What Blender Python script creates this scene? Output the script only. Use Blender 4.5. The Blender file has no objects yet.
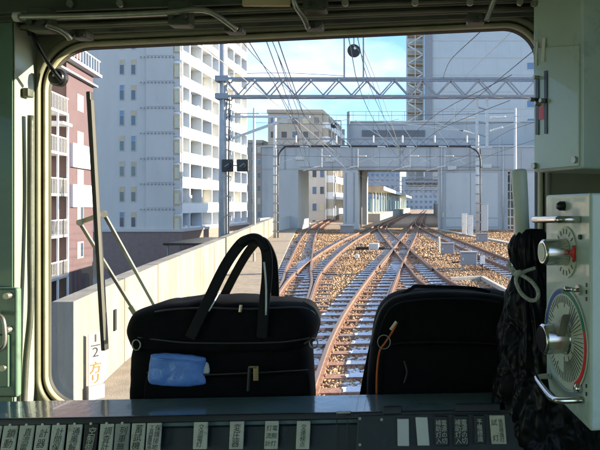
import bpy, bmesh, math, random
import numpy as np
from mathutils import Vector, Matrix, noise
random.seed(7)
rng = np.random.default_rng(11)
R = math.radians
S = bpy.context.scene
C = S.collection

# ------------------------------------------------------------------ camera, sky, sun, exposure
EYE = 2.65            # eye height above the rail heads
F, CX, CY = 580.0, 425.0, 204.0
cd = bpy.data.cameras.new('camera'); cam = bpy.data.objects.new('camera', cd); C.objects.link(cam)
cam.location = (0, 0, EYE); cam.rotation_euler = (R(90), 0, 0)
cd.sensor_width = 36; cd.lens = 36 * F / 600
cd.shift_x = (300 - CX) / 600; cd.shift_y = -(225 - CY) / 600
cd.clip_start = 0.02; cd.clip_end = 9000
S.camera = cam
SUN_EL = R(15.0)
SUN_AZ = R(74)        # clockwise from +Y (straight ahead) towards +X (right)
to_sun = Vector((math.sin(SUN_AZ) * math.cos(SUN_EL), math.cos(SUN_AZ) * math.cos(SUN_EL), math.sin(SUN_EL)))
w = bpy.data.worlds.new('World'); S.world = w; w.use_nodes = True
nt = w.node_tree; nt.nodes.clear()
out = nt.nodes.new('ShaderNodeOutputWorld'); bg = nt.nodes.new('ShaderNodeBackground')
sky = nt.nodes.new('ShaderNodeTexSky'); sky.sky_type = 'NISHITA'; sky.sun_disc = False
sky.sun_elevation = SUN_EL; sky.sun_rotation = SUN_AZ; sky.air_density = 1.0; sky.dust_density = 0.6; sky.ozone_density = 2.0
tc = nt.nodes.new('ShaderNodeTexCoord'); mp = nt.nodes.new('ShaderNodeMapping'); mp.inputs['Scale'].default_value = (1.0, 1.0, 2.6)
mp.inputs['Location'].default_value = (0.35, 0.1, 0.2)
nz = nt.nodes.new('ShaderNodeTexNoise'); nz.inputs['Scale'].default_value = 2.3; nz.inputs['Detail'].default_value = 7; nz.inputs['Roughness'].default_value = 0.55
rp = nt.nodes.new('ShaderNodeValToRGB'); rp.color_ramp.elements[0].position = 0.47; rp.color_ramp.elements[1].position = 0.66
rp.color_ramp.elements[0].color = (0.0, 0.0, 0.0, 1); rp.color_ramp.elements[1].color = (0.85, 0.85, 0.85, 1)
mx = nt.nodes.new('ShaderNodeMix'); mx.data_type = 'RGBA'; mx.inputs['B'].default_value = (4.3, 4.75, 5.5, 1)
nt.links.new(tc.outputs['Generated'], mp.inputs['Vector']); nt.links.new(mp.outputs['Vector'], nz.inputs['Vector'])
nt.links.new(nz.outputs['Fac'], rp.inputs['Fac']); nt.links.new(rp.outputs['Color'], mx.inputs['Factor'])
tn = nt.nodes.new('ShaderNodeMix'); tn.data_type = 'RGBA'; tn.blend_type = 'MULTIPLY'; tn.inputs['Factor'].default_value = 1.0; tn.inputs['B'].default_value = (0.74, 0.96, 1.24, 1)
nt.links.new(sky.outputs['Color'], tn.inputs['A']); nt.links.new(tn.outputs['Result'], mx.inputs['A']); nt.links.new(mx.outputs['Result'], bg.inputs['Color'])
bg.inputs['Strength'].default_value = 0.10
nt.links.new(bg.outputs['Background'], out.inputs['Surface'])
sl = bpy.data.lights.new('sun', 'SUN'); sl.energy = 5.0; sl.angle = R(0.5); sl.color = (1.0, 0.87, 0.69)
sun = bpy.data.objects.new('sun', sl); C.objects.link(sun); sun.location = (30, 10, 40)
sun.rotation_euler = (-to_sun).to_track_quat('-Z', 'Y').to_euler()
S.view_settings.view_transform = 'Standard'; S.view_settings.look = 'None'
S.view_settings.exposure = 1.95; S.view_settings.gamma = 1.0; S.view_settings.use_curve_mapping = False
S.cycles.max_bounces = 8; S.cycles.transparent_max_bounces = 12; S.cycles.caustics_reflective = False; S.cycles.caustics_refractive = False

# ------------------------------------------------------------------ helpers
def P(x, y, Z):
    """photo pixel at distance Z along the track -> world point"""
    return Vector(((x - CX) / F * Z, Z, EYE - (y - CY) / F * Z))
def ray_plane(x, y, p0, n):
    d = Vector(((x - CX) / F, 1.0, -(y - CY) / F)); o = Vector((0, 0, EYE))
    return o + d * ((p0 - o).dot(n) / d.dot(n))

def mat(name, col, rough=0.6, metal=0.0, var=0.12, scale=6.0, bump=0.0, bscale=60.0, col2=None, spec=0.5, stretch=None, coat=0.0, wear=0.0, wcol=(0.06, 0.045, 0.03), wscale=9.0):
    m = bpy.data.materials.new(name); m.use_nodes = True
    t = m.node_tree; b = t.nodes['Principled BSDF']
    b.inputs['Roughness'].default_value = rough; b.inputs['Metallic'].default_value = metal
    b.inputs['Specular IOR Level'].default_value = spec; b.inputs['Coat Weight'].default_value = coat
    co = t.nodes.new('ShaderNodeTexCoord'); src = co.outputs['Object']
    if stretch:
        mpn = t.nodes.new('ShaderNodeMapping'); mpn.inputs['Scale'].default_value = stretch
        t.links.new(src, mpn.inputs['Vector']); src = mpn.outputs['Vector']
    n = t.nodes.new('ShaderNodeTexNoise'); n.inputs['Scale'].default_value = scale; n.inputs['Detail'].default_value = 6; n.inputs['Roughness'].default_value = 0.6
    t.links.new(src, n.inputs['Vector'])
    r = t.nodes.new('ShaderNodeValToRGB'); r.color_ramp.elements[0].position = 0.3; r.color_ramp.elements[1].position = 0.7
    c1 = [max(0, c * (1 - var)) for c in col]; c2 = [min(1, c * (1 + var)) for c in col] if col2 is None else list(col2)
    r.color_ramp.elements[0].color = (*c1, 1); r.color_ramp.elements[1].color = (*c2, 1)
    t.links.new(n.outputs['Fac'], r.inputs['Fac']); t.links.new(r.outputs['Color'], b.inputs['Base Color'])
    if wear:
        wn_ = t.nodes.new('ShaderNodeTexNoise'); wn_.inputs['Scale'].default_value = wscale; wn_.inputs['Detail'].default_value = 10; wn_.inputs['Roughness'].default_value = 0.72
        t.links.new(src, wn_.inputs['Vector'])
        wr = t.nodes.new('ShaderNodeValToRGB'); wr.color_ramp.elements[0].position = 0.56; wr.color_ramp.elements[1].position = 0.74
        wr.color_ramp.elements[0].color = (0, 0, 0, 1); wr.color_ramp.elements[1].color = (wear, wear, wear, 1)
        wm = t.nodes.new('ShaderNodeMix'); wm.data_type = 'RGBA'; wm.inputs['B'].default_value = (*wcol, 1)
        t.links.new(wn_.outputs['Fac'], wr.inputs['Fac']); t.links.new(wr.outputs['Color'], wm.inputs['Factor'])
        t.links.new(r.outputs['Color'], wm.inputs['A']); t.links.new(wm.outputs['Result'], b.inputs['Base Color'])
    rr = t.nodes.new('ShaderNodeMapRange'); rr.inputs['To Min'].default_value = max(0.02, rough - 0.08); rr.inputs['To Max'].default_value = min(1, rough + 0.1)
    t.links.new(n.outputs['Fac'], rr.inputs['Value']); t.links.new(rr.outputs['Result'], b.inputs['Roughness'])
    if bump:
        nb = t.nodes.new('ShaderNodeTexNoise'); nb.inputs['Scale'].default_value = bscale; nb.inputs['Detail'].default_value = 5
        t.links.new(src, nb.inputs['Vector'])
        bp = t.nodes.new('ShaderNodeBump'); bp.inputs['Strength'].default_value = min(1, bump); bp.inputs['Distance'].default_value = 0.02 if bump <= 1 else 0.02 * bump
        t.links.new(nb.outputs['Fac'], bp.inputs['Height']); t.links.new(bp.outputs['Normal'], b.inputs['Normal'])
    return m

class MB:
    def __init__(s): s.v = []; s.f = []
    def poly(s, pts):
        i = len(s.v); s.v += [tuple(p) for p in pts]; s.f.append(tuple(range(i, i + len(pts)))); return s
    def hexa(s, p):   # 8 points: bottom ring 0-3, top ring 4-7
        i = len(s.v); s.v += [tuple(q) for q in p]
        for a in ((3, 2, 1, 0), (4, 5, 6, 7), (0, 1, 5, 4), (1, 2, 6, 5), (2, 3, 7, 6), (3, 0, 4, 7)): s.f.append(tuple(i + k for k in a))
        return s
    def box(s, x0, x1, y0, y1, z0, z1):
        return s.hexa([(x0, y0, z0), (x1, y0, z0), (x1, y1, z0), (x0, y1, z0), (x0, y0, z1), (x1, y0, z1), (x1, y1, z1), (x0, y1, z1)])
    def obox(s, c, u, v, n, a, b, d):   # oriented box, half sizes
        c = Vector(c); u = Vector(u) * a; v = Vector(v) * b; n = Vector(n) * d
        return s.hexa([c - u - v - n, c + u - v - n, c + u + v - n, c - u + v - n, c - u - v + n, c + u - v + n, c + u + v + n, c - u + v + n])
    def bar(s, a, b, w=0.05, h=None, up=(0, 0, 1)):
        a = Vector(a); b = Vector(b); d = (b - a); L = d.length
        if L < 1e-6: return s
        d /= L; up = Vector(up)
        if abs(d.dot(up)) > 0.98: up = Vector((0, 1, 0)) if abs(d.y) < 0.9 else Vector((1, 0, 0))
        u = d.cross(up).normalized(); v = u.cross(d).normalized()
        return s.obox((a + b) / 2, u, v, d, w / 2, (h or w) / 2, L / 2)
    def tube(s, path, r, n=8, cap=True, closed=False):
        path = [Vector(p) for p in path]; N = len(path); rs = r if isinstance(r, (list, tuple)) else [r] * N
        rings = []; prev = None
        for i, p in enumerate(path):
            if closed: d = path[(i + 1) % N] - path[i - 1]
            else: d = path[min(i + 1, N - 1)] - path[max(i - 1, 0)]
            d.normalize()
            if prev is None:
                up = Vector((0, 0, 1)) if abs(d.z) < 0.9 else Vector((1, 0, 0)); u = d.cross(up).normalized()
            else: u = (prev - d * prev.dot(d)).normalized()
            prev = u; v = d.cross(u); k = len(s.v)
            for j in range(n):
                a = 2 * math.pi * j / n; s.v.append(tuple(p + (u * math.cos(a) + v * math.sin(a)) * rs[i]))
            rings.append(k)
        M = N if closed else N - 1
        for i in range(M):
            a = rings[i]; b = rings[(i + 1) % N]
            for j in range(n): s.f.append((a + j, a + (j + 1) % n, b + (j + 1) % n, b + j))
        if cap and not closed:
            s.f.append(tuple(rings[0] + j for j in reversed(range(n)))); s.f.append(tuple(rings[-1] + j for j in range(n)))
        return s
    def cyl(s, a, b, r, n=20, r2=None): return s.tube([a, b], [r, r if r2 is None else r2], n)
    def ribbon(s, path, side, w, th):    # flat strap: path points, side vectors
        k0 = len(s.v); N = len(path)
        for i in range(N):
            p = Vector(path[i]); d = (Vector(path[min(i + 1, N - 1)]) - Vector(path[max(i - 1, 0)])).normalized()
            sd = Vector(side[i]) if isinstance(side, list) else Vector(side); sd = (sd - d * sd.dot(d)).normalized(); nn = d.cross(sd)
            ww = w[i] if isinstance(w, list) else w
            for a, b in ((-1, -1), (1, -1), (1, 1), (-1, 1)): s.v.append(tuple(p + sd * (a * ww / 2) + nn * (b * th / 2)))
        for i in range(N - 1):
            a = k0 + 4 * i; b = a + 4
            for j in range(4): s.f.append((a + j, a + (j + 1) % 4, b + (j + 1) % 4, b + j))
        s.f.append((k0 + 3, k0 + 2, k0 + 1, k0)); e = k0 + 4 * (N - 1); s.f.append((e, e + 1, e + 2, e + 3))
        return s
    def prism(s, pts, ext):              # polygon extruded by a vector
        ext = Vector(ext); n = len(pts); k = len(s.v)
        s.v += [tuple(p) for p in pts] + [tuple(Vector(p) + ext) for p in pts]
        s.f.append(tuple(range(k + n - 1, k - 1, -1))); s.f.append(tuple(range(k + n, k + 2 * n)))
        for i in range(n): j = (i + 1) % n; s.f.append((k + i, k + j, k + n + j, k + n + i))
        return s
    def mesh(s, name, m, smooth=False):
        me = bpy.data.meshes.new(name); me.from_pydata(s.v, [], s.f)
        bm = bmesh.new(); bm.from_mesh(me); bmesh.ops.recalc_face_normals(bm, faces=bm.faces); bm.to_mesh(me); bm.free()
        if smooth: me.polygons.foreach_set('use_smooth', [True] * len(me.polygons))
        if m is not None: me.materials.append(m)
        return me
    def build(s, name, m, parent=None, smooth=False, bevel=0, seg=2, **kw):
        o = bpy.data.objects.new(name, s.mesh(name, m, smooth)); C.objects.link(o)
        if parent is not None: attach(o, parent)
        if bevel:
            b = o.modifiers.new('bevel', 'BEVEL'); b.width = bevel; b.segments = seg; b.limit_method = 'ANGLE'; b.angle_limit = R(35)
            o.data.polygons.foreach_set('use_smooth', [True] * len(o.data.polygons))
            wn = o.modifiers.new('wn', 'WEIGHTED_NORMAL'); wn.keep_sharp = True
        tag(o, **kw)
        return o
def wmat(o):
    m = o.matrix_basis.copy()
    return m if o.parent is None else wmat(o.parent) @ o.matrix_parent_inverse @ m
def attach(o, parent):
    o.parent = parent; o.matrix_parent_inverse = wmat(parent).inverted()
def tag(o, label=None, cat=None, group=None, kind=None):
    if label: o['label'] = label
    if cat: o['category'] = cat
    if group: o['group'] = group
    if kind: o['kind'] = kind
    return o
def thing(name, loc, label, cat, group=None):
    o = bpy.data.objects.new(name, None); C.objects.link(o); o.location = loc; o.empty_display_size = 0.1
    return tag(o, label, cat, group)
def inst(name, me, parent, M):
    o = bpy.data.objects.new(name, me); C.objects.link(o); o.matrix_basis = M
    if parent is not None: attach(o, parent)
    return o
def text_obj(name, s, size, origin, u, v, m, parent, spacing=1.0, align='CENTER', bold=0):
    """flat lettering; u to the right, v up, centred on origin"""
    cu = bpy.data.curves.new('t', 'FONT'); cu.body = s; cu.size = size; cu.align_x = align; cu.align_y = 'CENTER'; cu.space_line = spacing
    cu.resolution_u = 2; cu.offset = bold
    to = bpy.data.objects.new('t', cu); C.objects.link(to)
    dg = bpy.context.evaluated_depsgraph_get(); me = bpy.data.meshes.new_from_object(to.evaluated_get(dg))
    bpy.data.objects.remove(to); bpy.data.curves.remove(cu)
    u = Vector(u).normalized(); v = Vector(v).normalized(); n = u.cross(v); o0 = Vector(origin)
    for vt in me.vertices: vt.co = o0 + u * vt.co.x + v * vt.co.y + n * vt.co.z
    me.materials.clear(); me.materials.append(m)
    o = bpy.data.objects.new(name, me); C.objects.link(o); attach(o, parent)
    return o
def arc(pts, n=10):
    """Catmull-Rom through points"""
    pts = [Vector(p) for p in pts]; o = []
    for i in range(len(pts) - 1):
        p0 = pts[max(i - 1, 0)]; p1 = pts[i]; p2 = pts[i + 1]; p3 = pts[min(i + 2, len(pts) - 1)]
        for k in range(n):
            t = k / n
            o.append(0.5 * ((2 * p1) + (p2 - p0) * t + (2 * p0 - 5 * p1 + 4 * p2 - p3) * t * t + (3 * p1 - p0 - 3 * p2 + p3) * t ** 3))
    o.append(pts[-1]); return o

# ------------------------------------------------------------------ materials
M = {}
M['ballast'] = mat('ballast', (0.20, 0.14, 0.095), 0.95, var=0.35, scale=22, bump=1, bscale=26, col2=(0.42, 0.32, 0.23))
M['sleeper'] = mat('sleeper', (0.27, 0.135, 0.085), 0.75, var=0.3, scale=9, bump=0.3, bscale=40, col2=(0.40, 0.225, 0.15), spec=0.5)
M['sleeper_d'] = mat('sleeper_dark', (0.11, 0.075, 0.06), 0.6, var=0.3, scale=9, bump=0.3, bscale=40, col2=(0.22, 0.16, 0.13), spec=0.8)
M['sleeper_g'] = mat('sleeper_grey', (0.20, 0.15, 0.125), 0.6, var=0.3, scale=9, bump=0.3, bscale=40, col2=(0.32, 0.25, 0.21), spec=0.5)
M['rail'] = mat('rail', (0.17, 0.082, 0.05), 0.62, 0.2, var=0.3, scale=14, bump=0.2, col2=(0.29, 0.16, 0.105))
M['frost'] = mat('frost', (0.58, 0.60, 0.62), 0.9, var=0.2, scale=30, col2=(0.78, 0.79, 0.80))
M['railtop'] = mat('rail_head', (0.26, 0.175, 0.13), 0.40, 0.5, var=0.2, scale=18)
M['concrete'] = mat('concrete', (0.185, 0.16, 0.125), 0.9, wear=.8, wcol=(.10, .085, .065), wscale=2.2, var=0.25, scale=1.6, bump=0.25, bscale=30, col2=(0.275, 0.245, 0.20), stretch=(1, 1, 0.22))
M['path'] = mat('path', (0.27, 0.215, 0.155), 0.95, var=0.2, scale=3, bump=0.4, bscale=50, col2=(0.34, 0.28, 0.21))
M['ground'] = mat('ground', (0.17, 0.165, 0.16), 0.95, var=0.2, scale=0.2)
M['portal'] = mat('portal', (0.395, 0.41, 0.405), 0.65, wear=.35, wcol=(.18, .19, .20), wscale=.9, var=0.08, scale=0.6, bump=0.05, bscale=8, stretch=(1, 1, .3))
M['portal2'] = mat('portal_light', (0.475, 0.49, 0.48), 0.6, var=0.07, scale=0.5, wear=.3, wcol=(.2, .21, .22), wscale=1.1, stretch=(1, 1, .25))
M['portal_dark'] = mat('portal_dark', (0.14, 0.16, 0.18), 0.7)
M['tower'] = mat('tower', (0.46, 0.485, 0.49), 0.5, var=0.04, scale=0.3)
M['tower_b'] = mat('tower_beige', (0.50, 0.50, 0.48), 0.6, var=0.08, scale=0.5)
M['apt'] = mat('apartment_grey', (0.57, 0.52, 0.47), 0.8, wear=.25, wcol=(.25, .25, .26), wscale=.7, var=0.06, scale=0.5, stretch=(1, 1, .3))
M['white'] = mat('white_paint', (0.76, 0.78, 0.80), 0.7, var=0.05, scale=1.5)
M['recess'] = mat('recess_beige', (0.58, 0.44, 0.27), 0.8, var=0.15, scale=1.0)
M['podium'] = mat('podium_tile', (0.23, 0.155, 0.13), 0.8, var=0.12, scale=2, bump=0.2, bscale=20)
M['pink'] = mat('pink_tile', (0.092, 0.055, 0.060), 0.75, var=0.08, scale=1.5, bump=0.1, bscale=30)
M['glass'] = mat('window_glass', (0.05, 0.07, 0.10), 0.08, spec=0.8)
M['glass_b'] = mat('window_blue', (0.10, 0.17, 0.28), 0.10, spec=0.8)
M['curtain'] = mat('curtain', (0.62, 0.56, 0.40), 0.7)
M['steel'] = mat('galvanised', (0.27, 0.28, 0.30), 0.55, 0.2, var=0.15, scale=8)
M['steel_l'] = mat('galvanised_light', (0.52, 0.52, 0.50), 0.5, 0.2, var=0.15, scale=10)
M['pole'] = mat('pole_concrete', (0.33, 0.33, 0.33), 0.8, var=0.15, scale=5)
M['dark'] = mat('dark_metal', (0.013, 0.013, 0.014), 0.5)
M['wire'] = mat('wire', (0.045, 0.045, 0.05), 0.5, 0.5)
M['wire_l'] = mat('wire_light', (0.38, 0.33, 0.27), 0.45, 0.4)
M['insul'] = mat('insulator', (0.72, 0.70, 0.64), 0.3)
M['cabinet'] = mat('cabinet_grey', (0.26, 0.26, 0.27), 0.6, var=0.08)
M['beige'] = mat('beige_render', (0.47, 0.42, 0.34), 0.8, var=0.08, scale=0.5)
M['brown'] = mat('brown_tile', (0.40, 0.35, 0.30), 0.8, var=0.1, scale=0.5)
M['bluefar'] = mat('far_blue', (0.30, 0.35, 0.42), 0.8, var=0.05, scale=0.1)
M['teal'] = mat('teal_panel', (0.25, 0.50, 0.45), 0.5)
M['plat'] = mat('platform', (0.42, 0.38, 0.32), 0.9, var=0.1)
M['black_t'] = mat('black_print', (0.02, 0.02, 0.02), 0.6)
M['orange'] = mat('orange_paint', (0.42, 0.12, 0.01), 0.6)
# cab
M['green'] = mat('cab_green', (0.40, 0.52, 0.36), 0.38, wear=.5, var=0.05, scale=5, coat=0.25, bump=0.03, bscale=90)
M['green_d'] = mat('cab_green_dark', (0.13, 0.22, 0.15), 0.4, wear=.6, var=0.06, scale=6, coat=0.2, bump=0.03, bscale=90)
M['green_p'] = mat('cab_green_pale', (0.46, 0.54, 0.46), 0.36, wear=.6, var=0.08, scale=6, coat=0.3, bump=0.03, bscale=90)
M['cream'] = mat('cab_cream', (0.30, 0.335, 0.25), 0.42, wear=.5, var=0.06, scale=8, coat=0.2, bump=0.05, bscale=60)
M['olive'] = mat('cab_olive', (0.15, 0.15, 0.09), 0.5, var=0.15, scale=12)
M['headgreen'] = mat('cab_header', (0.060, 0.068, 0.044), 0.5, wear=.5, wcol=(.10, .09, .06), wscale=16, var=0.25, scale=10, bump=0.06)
M['rubber'] = mat('rubber', (0.06, 0.058, 0.045), 0.7, var=0.2)
M['gasket'] = mat('gasket', (0.34, 0.32, 0.20), 0.5, var=0.2, scale=20)
M['desk'] = mat('desk_paint', (0.17, 0.235, 0.245), 0.14, wear=.35, wcol=(.03, .05, .05), var=0.12, scale=5, coat=0.6, bump=0.04, bscale=70)
M['deskf'] = mat('desk_front', (0.022, 0.030, 0.033), 0.42, wear=.5, wcol=(.09, .085, .075), wscale=30, var=0.2, scale=7, bump=0.05, bscale=80)
M['plate'] = mat('plate_ivory', (0.62, 0.58, 0.45), 0.5, wear=.6, wscale=45, var=0.14, scale=30)
M['plate_g'] = mat('plate_grey', (0.34, 0.34, 0.27), 0.5, var=0.14, scale=30)
M['plate_k'] = mat('plate_black', (0.012, 0.012, 0.013), 0.35)
M['ivory_t'] = mat('ivory_print', (0.60, 0.58, 0.48), 0.6)
M['chrome'] = mat('chrome', (0.62, 0.60, 0.56), 0.18, 1.0, var=0.08, scale=30)
M['worn'] = mat('worn_steel', (0.36, 0.35, 0.30), 0.38, 0.7, var=0.25, scale=25)
M['fabric'] = mat('black_fabric', (0.006, 0.006, 0.0065), 0.85, var=0.3, scale=40, bump=0.10, bscale=520, spec=0.12)
M['fabric2'] = mat('black_strap', (0.007, 0.007, 0.0075), 0.7, var=0.2, scale=60, bump=0.06, bscale=500, spec=0.3)
M['piping'] = mat('grey_piping', (0.035, 0.035, 0.034), 0.45, var=0.2, scale=80)
M['blue'] = mat('blue_plastic', (0.15, 0.31, 0.80), 0.3, var=0.2, scale=25, bump=0.25, bscale=45)
M['paper'] = mat('paper', (0.72, 0.72, 0.70), 0.8)
M['brass'] = mat('brass', (0.62, 0.44, 0.25), 0.3, 0.9)
M['cord'] = mat('orange_cord', (0.70, 0.13, 0.02), 0.6)
M['plastic'] = mat('black_plastic', (0.005, 0.005, 0.006), 0.36, var=0.2, bump=0.03, bscale=40, spec=0.22)
M['rope'] = mat('white_rope', (0.66, 0.64, 0.55), 0.8, var=0.15, scale=120, bump=0.6, bscale=300)
M['horn'] = mat('grey_green_tube', (0.60, 0.62, 0.53), 0.45, var=0.1, scale=14)
M['red'] = mat('red_paint', (0.80, 0.04, 0.03), 0.4)
M['dial'] = mat('dial_face', (0.60, 0.62, 0.48), 0.5, var=0.06, scale=40)
M['dgreen'] = mat('dial_green', (0.03, 0.20, 0.11), 0.5)
M['dblue'] = mat('dial_blue', (0.03, 0.09, 0.32), 0.5)
M['cover'] = mat('clear_cover', (0.6, 0.62, 0.5), 0.2)
def window_glass():
    m = bpy.data.materials.new('windscreen'); m.use_nodes = True; t = m.node_tree; t.nodes.clear()
    o = t.nodes.new('ShaderNodeOutputMaterial'); mxs = t.nodes.new('ShaderNodeMixShader'); tr = t.nodes.new('ShaderNodeBsdfTransparent')
    gl = t.nodes.new('ShaderNodeBsdfGlossy'); fr = t.nodes.new('ShaderNodeFresnel'); fr.inputs['IOR'].default_value = 1.33
    tr.inputs['Color'].default_value = (0.95, 0.97, 0.96, 1); gl.inputs['Roughness'].default_value = 0.01
    t.links.new(fr.outputs['Fac'], mxs.inputs['Fac']); t.links.new(tr.outputs[0], mxs.inputs[1]); t.links.new(gl.outputs[0], mxs.inputs[2]); t.links.new(mxs.outputs[0], o.inputs['Surface'])
    return m
M['screen'] = window_glass()
def stone_mat():
    m = mat('ballast_stones', (0.3, 0.2, 0.13), 0.95, var=0.3, scale=25)
    t = m.node_tree; b = t.nodes['Principled BSDF']
    g = t.nodes.new('ShaderNodeNewGeometry'); r = t.nodes.new('ShaderNodeValToRGB')
    e = r.color_ramp.elements; e[0].position = 0; e[0].color = (0.17, 0.10, 0.06, 1); e[1].position = 1; e[1].color = (0.54, 0.40, 0.27, 1)
    for p, c in ((0.25, (0.30, 0.165, 0.075)), (0.55, (0.42, 0.255, 0.125)), (0.8, (0.48, 0.33, 0.20))):
        k = e.new(p); k.color = (*c, 1)
    co = t.nodes.new('ShaderNodeTexCoord'); pn = t.nodes.new('ShaderNodeTexNoise'); pn.inputs['Scale'].default_value = 0.55; pn.inputs['Detail'].default_value = 4
    pr_ = t.nodes.new('ShaderNodeValToRGB'); pr_.color_ramp.elements[0].position = .36; pr_.color_ramp.elements[0].color = (.50, .42, .36, 1); pr_.color_ramp.elements[1].position = .6; pr_.color_ramp.elements[1].color = (1, 1, 1, 1)
    mm = t.nodes.new('ShaderNodeMix'); mm.data_type = 'RGBA'; mm.blend_type = 'MULTIPLY'; mm.inputs['Factor'].default_value = 1
    t.links.new(co.outputs['Object'], pn.inputs['Vector']); t.links.new(pn.outputs['Fac'], pr_.inputs['Fac'])
    t.links.new(g.outputs['Random Per Island'], r.inputs['Fac']); t.links.new(r.outputs['Color'], mm.inputs['A']); t.links.new(pr_.outputs['Color'], mm.inputs['B']); t.links.new(mm.outputs['Result'], b.inputs['Base Color'])
    return m
M['stone'] = stone_mat()

# ------------------------------------------------------------------ setting: ground, deck, ballast, path
GZ = -6.0
MB().box(-3000, 3000, -200, 6000, GZ - 1, GZ).build('ground', M['ground'], kind='structure')
def wall_x(Z): return np.interp(Z, [0, 7.6, 11.3, 22, 42.7, 60, 110], [-3.0, -4.60, -5.46, -7.57, -11.8, -15.2, -22.0])
zs = [-6, 3, 7.6, 11.3, 16, 22, 32, 42.7, 60, 85, 110, 200, 420]
def deck_left(Z): return wall_x(Z) - 0.35 if Z < 110 else -22.35
pts_l = [(deck_left(z), z) for z in zs]; pts_r = [(24.0, z) for z in reversed(zs)]
d = MB(); d.prism([Vector((x, y, GZ + 0.01)) for x, y in pts_l + pts_r], (0, 0, -0.42 - GZ)); d.build('viaduct_deck', M['concrete'], kind='structure')
# ballast bed, uneven
b = MB(); nx, nz_ = 90, 170
Zs = np.concatenate([np.linspace(2, 30, 110), np.linspace(30.5, 260, nz_ - 110)])
for Z in Zs:
    l = (wall_x(min(Z, 110)) + 1.75); r_ = 22
    for i in range(nx):
        t = i / (nx - 1); X = l + (r_ - l) * (t ** 1.5)
        h = -0.245 + 0.03 * (noise.noise((X * 0.8, Z * 0.8, 0)) + 0.5 * noise.noise((X * 2.3, Z * 2.3, 4)))
        b.v.append((X, Z, h))
for j in range(len(Zs) - 1):
    for i in range(nx - 1):
        a = j * nx + i; b.f.append((a, a + 1, a + nx + 1, a + nx))
b.build('ballast_bed', M['ballast'], smooth=True, kind='structure')
p = MB()
for z0, z1 in zip(zs[1:9], zs[2:10]):
    x0, x1 = float(wall_x(z0)), float(wall_x(z1))
    p.hexa([(x0, z0, -.41), (x0 + 1.9, z0, -.41), (x1 + 1.9, z1, -.41), (x1, z1, -.41), (x0, z0, -.06), (x0 + 1.9, z0, -.06), (x1 + 1.9, z1, -.06), (x1, z1, -.06)])
p.build('walkway', M['path'], kind='structure')

# ------------------------------------------------------------------ tracks
def densify(pts, step=0.25):
    pts = arc([(x, z, 0) for z, x in pts], 24); o = [pts[0]]; acc = []
    L = [0]
    for a, c in zip(pts[:-1], pts[1:]): L.append(L[-1] + (c - a).length)
    n = int(L[-1] / step); xs = np.interp(np.linspace(0, L[-1], n), L, [q.x for q in pts]); ys = np.interp(np.linspace(0, L[-1], n), L, [q.y for q in pts])
    return [Vector((x, y, 0)) for x, y in zip(xs, ys)]
G2 = 0.505
TR = {  # centre lines as (Z, X)
    'main': [(-4, -0.35), (0, -0.55), (4, -0.8), (8.5, -1.13), (12, -1.39), (16.6, -1.52), (26, -1.52), (40, -1.36), (60, -1.2), (77, -1.1), (120, -0.75), (192, -0.2), (300, 1.2)],
    'cross': [(14, 2.05), (19.2, 0.55 + .0), (25, -0.25), (35.5, -1.5), (47, -2.85), (58, -4.1), (68, -5.0), (80, -5.5)],
    'right': [(16, 5.2), (22, 4.35), (28.5, 3.50), (37.5, 2.58), (47, 1.55), (55, 0.85), (66, -0.1), (78, -0.75), (92, -0.95)],
    'left_line': [(-2, -1.3), (4, -2.0), (9, -2.72), (12, -3.12), (16.5, -3.76), (22, -4.5), (28.5, -5.0), (35, -5.35), (43, -5.62), (52, -5.7), (75, -5.62), (118, -5.35), (192, -4.6), (300, -3.2)],
    'branch': [(12, -3.12), (16.2, -3.80), (20, -4.42), (24.4, -5.32), (30, -6.35), (40, -8.2), (51.5, -10.2), (71, -13.2), (94, -15.8), (115, -17.0), (150, -17.6), (220, -18)],
}
LAB = {
    'main': ('straight rusty railway track running ahead from under the cab window into the wide station opening', 0.0),
    'cross': ('crossover track cutting diagonally across the straight track towards the black backpack', -0.004),
    'right': ('track branching away towards the grey trackside boxes and white cabinets', -0.007),
    'left_line': ('curving track beside the straight one, passing along the platform with the canopy', -0.002),
    'branch': ('track bending off through the narrow station opening beside the concrete parapet', -0.011),
}
def off(path, s):
    o = []
    for i, q in enumerate(path):
        dd = (path[min(i + 1, len(path) - 1)] - path[max(i - 1, 0)]).normalized()
        o.append(q + Vector((dd.y, -dd.x, 0)) * s)
    return o
slp = MB(); slp.box(-1.02, 1.02, -0.115, 0.115, -0.14, 0.0)
sleeper_me = []
for k in range(8):
    q = MB(); q.box(-1.02 + rng.uniform(-.03, .03), 1.02 + rng.uniform(-.03, .03), -0.125, 0.125, -0.14, 0.0)
    q.v = [(x + rng.uniform(-.012, .012), y + rng.uniform(-.012, .012), z + (rng.uniform(-.01, .01) if z > -.1 else 0)) for x, y, z in q.v]
    sleeper_me.append(q.mesh('sleeper', M[('sleeper', 'sleeper', 'sleeper_d', 'sleeper_g', 'sleeper', 'sleeper_d', 'sleeper', 'sleeper_g')[k]]))
chair_me = MB().box(-0.09, 0.09, -0.07, 0.07, 0, 0.028).mesh('rail_chair', M['rail'])
paths = {}
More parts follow.
